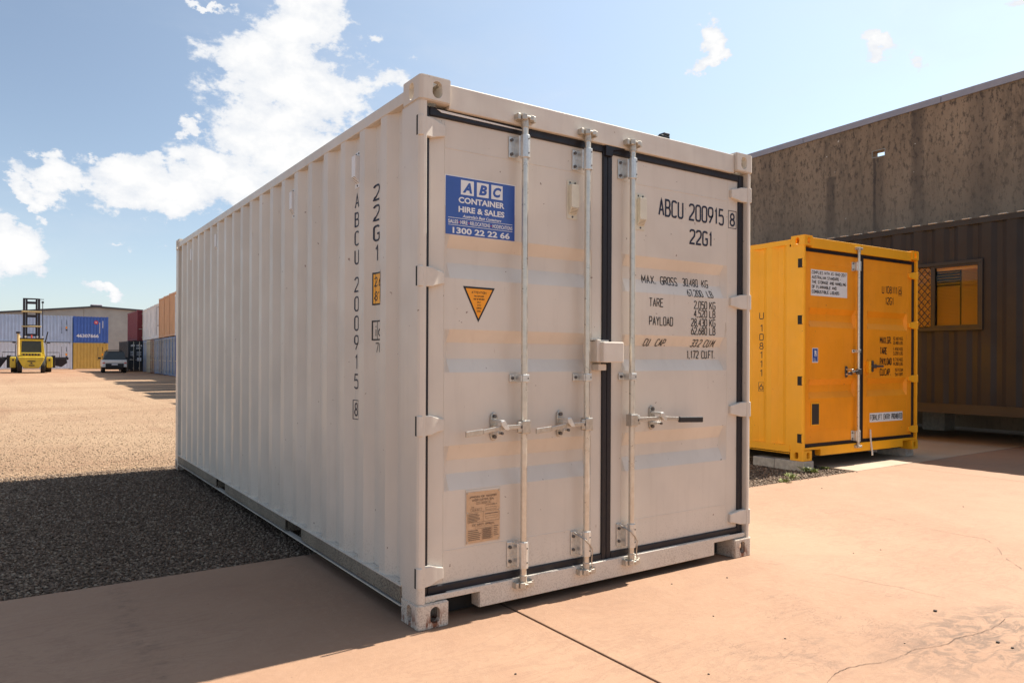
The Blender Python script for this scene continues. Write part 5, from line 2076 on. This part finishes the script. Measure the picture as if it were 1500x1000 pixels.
for s in (-1, 1):
    for (y0, y1) in ((1.0, 1.14), (2.5, 2.62)):
        part('cab_pillar', M['fl_yellow'], lambda b: b.prism([(s*.80, 1.24), (s*1.06, 1.24), (s*.90, 2.46), (s*.74, 2.46)], 1, y0, y1), cab, .02)
part('cab_roof_edge', M['fl_dark'], lambda b: b.box(-.98, .98, .90, 2.75, 2.60, 2.68), cab, .02)
part('rear_window', M['fl_glass'], lambda b: b.prism([(-.80, 1.56), (.80, 1.56), (.74, 2.45), (-.74, 2.45)], 1, 1.04, 1.06), cab, 0)
part('front_window', M['fl_glass'], lambda b: b.prism([(-.80, 1.56), (.80, 1.56), (.74, 2.45), (-.74, 2.45)], 1, 2.55, 2.57), cab, 0)
part('seat', M['fl_dark'], lambda b: b.box(-.28, .28, 1.2, 1.5, 1.5, 2.0), cab, .03)
part('exhaust_pipe', M['beam_yellow'], lambda b: b.tube([(-1.0, .8, 1.15), (-1.0, .8, 3.0)], .10, 14), smooth=True, bevel=0)
part('air_intake', M['fl_dark'], lambda b: b.tube([(-1.0, .8, 3.0), (-1.0, .8, 3.15)], .17, 14), smooth=True, bevel=0)
part('snorkel', M['fl_dark'], lambda b: b.tube([(1.06, 1.5, 2.35), (1.28, 1.5, 3.2)], .05, 8), bevel=0)
for sx in (-1, 1):
    part('mirror_arm', M['fl_dark'], lambda b: b.tube([(sx*.95, 2.4, 2.5), (sx*1.22, 2.4, 2.2), (sx*1.22, 2.4, 1.3)], .03, 6), bevel=0)
    part('mirror', M['fl_dark'], lambda b: b.box(sx*1.34-.14, sx*1.34+.14, 2.37, 2.42, 2.30, 2.40), bevel=.01)
for sx in (-.86, -.45, .45, .86):
    part('work_lamp', M['far_white'], lambda b: b.tube([(sx, .98, 2.77), (sx, .9, 2.77)], .08, 10), bevel=0)
part('beacon', M['lamp_red'], lambda b: b.tube([(.0, 1.3, 2.68), (.0, 1.3, 2.92)], .06, 10), bevel=0)
# mast
mast = part('mast', M['fl_dark'], lambda b: b.box(-.66, .66, 4.40, 4.60, 5.86, 5.96), bevel=.02)
for s in (-1, 1):
    part('mast_rail', M['fl_dark'], lambda b: b.box(s*.60-.10, s*.60+.10, 4.35, 4.75, .40, 5.95), mast)
    part('mast_rail', M['fl_dark'], lambda b: b.box(s*.40-.08, s*.40+.08, 4.42, 4.70, .42, 5.85), mast)
for z in (2.9, 3.62, 4.42, 5.50):
    part('mast_brace', M['fl_dark'], lambda b: b.box(-.33, .33, 4.42, 4.6, z, z+.20), mast)
for z in (3.62, 4.80):
    part('mast_crossbar', M['beam_yellow'], lambda b: b.box(-.80, .80, 4.22, 4.34, z, z+.12), mast, .02)
part('lift_chain', M['fl_dark'], lambda b: b.tube([(.90, 4.5, 1.0), (.90, 4.5, 5.75)], .035, 6).tube([(.66, 4.5, 5.90), (1.0, 4.5, 5.90)], .03, 6).box(.80, 1.0, 4.44, 4.56, 5.60, 5.74), mast, 0)
# low spreader reaching out on both sides
sp = part('spreader', M['fl_dark'], lambda b: b.box(-3.4, 3.1, 5.3, 5.75, 1.00, 1.22), bevel=.03)
part('spreader_arm', M['fl_dark'], lambda b: b.prism([(-4.1, .35), (-2.5, .35), (-2.0, 1.0), (-2.8, 1.3), (-4.1, .9)], 1, 5.2, 5.65), sp)
part('spreader_arm', M['fl_dark'], lambda b: b.prism([(1.75, .55), (2.5, .40), (3.0, .75), (2.9, 1.1), (1.8, 1.15)], 1, 5.2, 5.65), sp)
for s in (-1, 1):
    part('spreader_leg', M['fl_dark'], lambda b: b.box(s*1.80-.16, s*1.80+.16, 4.3, 5.4, .35, 1.35), sp)
    part('guard_rail', M['fl_dark'], lambda b: b.tube([(s*2.3, 4.6, 1.2), (s*2.3, 4.6, 1.6), (s*1.3, 4.6, 1.6)], .025, 6), bevel=0)

# ------------------------------------------------------------------ parked vehicle seen from behind
M['car_white'] = plain('white_car_paint', (.74, .74, .73), .3, .2, .05, 3, 0)
vx, vy_ = at(168, 57.5)
face = math.atan2(-(vx-CAM[0]), (vy_-CAM[1]))+.04
car = empty('parked_car', (vx, vy_, -.018), face, 'white four-wheel drive with dark windows parked in the shade by the stacked containers', 'car')
car.scale = (.87, 1, .93)
fk.scale = (.84, 1, 1)
cp = lambda n, m_, f, p=car, bv=.02, sm=False: part(n, m_, f, p, bv, sm)
body = cp('body', M['car_white'], lambda b: b.prism([(-.99, .48), (.99, .48), (1.0, .85), (.96, 1.10), (-.96, 1.10), (-1.0, .85)], 1, 0, 4.7), bv=.05)
cp('cabin', M['fl_glass'], lambda b: b.add([(-.93, .06, 1.10), (.93, .06, 1.10), (.93, 3.5, 1.10), (-.93, 3.5, 1.10), (-.76, .38, 1.80), (.76, .38, 1.80), (.76, 2.7, 1.80), (-.76, 2.7, 1.80)],
   [(0, 3, 2, 1), (4, 5, 6, 7), (0, 1, 5, 4), (1, 2, 6, 5), (2, 3, 7, 6), (3, 0, 4, 7)]), bv=.04)
cp('roof', M['grip'], lambda b: b.box(-.76, .76, .38, 2.7, 1.801, 1.84))
rk = cp('roof_rack', M['grip'], lambda b: b.box(-.62, .62, .7, 2.2, 1.90, 1.94).box(-.60, -.55, .75, .8, 1.84, 1.90).box(.55, .60, .75, .8, 1.84, 1.90).box(-.60, -.55, 2.1, 2.15, 1.84, 1.90).box(.55, .60, 2.1, 2.15, 1.84, 1.90))
cp('tailgate', M['car_white'], lambda b: b.box(-.84, .84, -.04, -.001, .86, 1.08))
cp('bumper', M['grip'], lambda b: b.box(-.72, .72, -.10, -.002, .42, .80), bv=.03)
cp('number_plate', M['far_white'], lambda b: b.box(-.24, .24, -.115, -.101, .66, .77), bv=0)
for s in (-1, 1):
    cp('tail_light', M['lamp_red'], lambda b: b.box(s*.86-.10, s*.86+.10, -.05, -.002, .80, .88), bv=.01)
    cp('mirror', M['grip'], lambda b: b.box(s*1.12-.12, s*1.12+.12, 2.6, 2.7, 1.16, 1.32), bv=.03)
    for y in (.85, 3.75):
        w = cp('wheel', M['tyre'], lambda b: b.tube([(s*.72, y, .38), (s*.98, y, .38)], .38, 24), sm=True, bv=.02)
        cp('rim', M['galv'], lambda b: b.tube([(s*.981, y, .38), (s*.99, y, .38)], .22, 16), w, 0)
cp('underbody', M['fl_dark'], lambda b: b.box(-.68, .68, .2, 4.5, .28, .478))
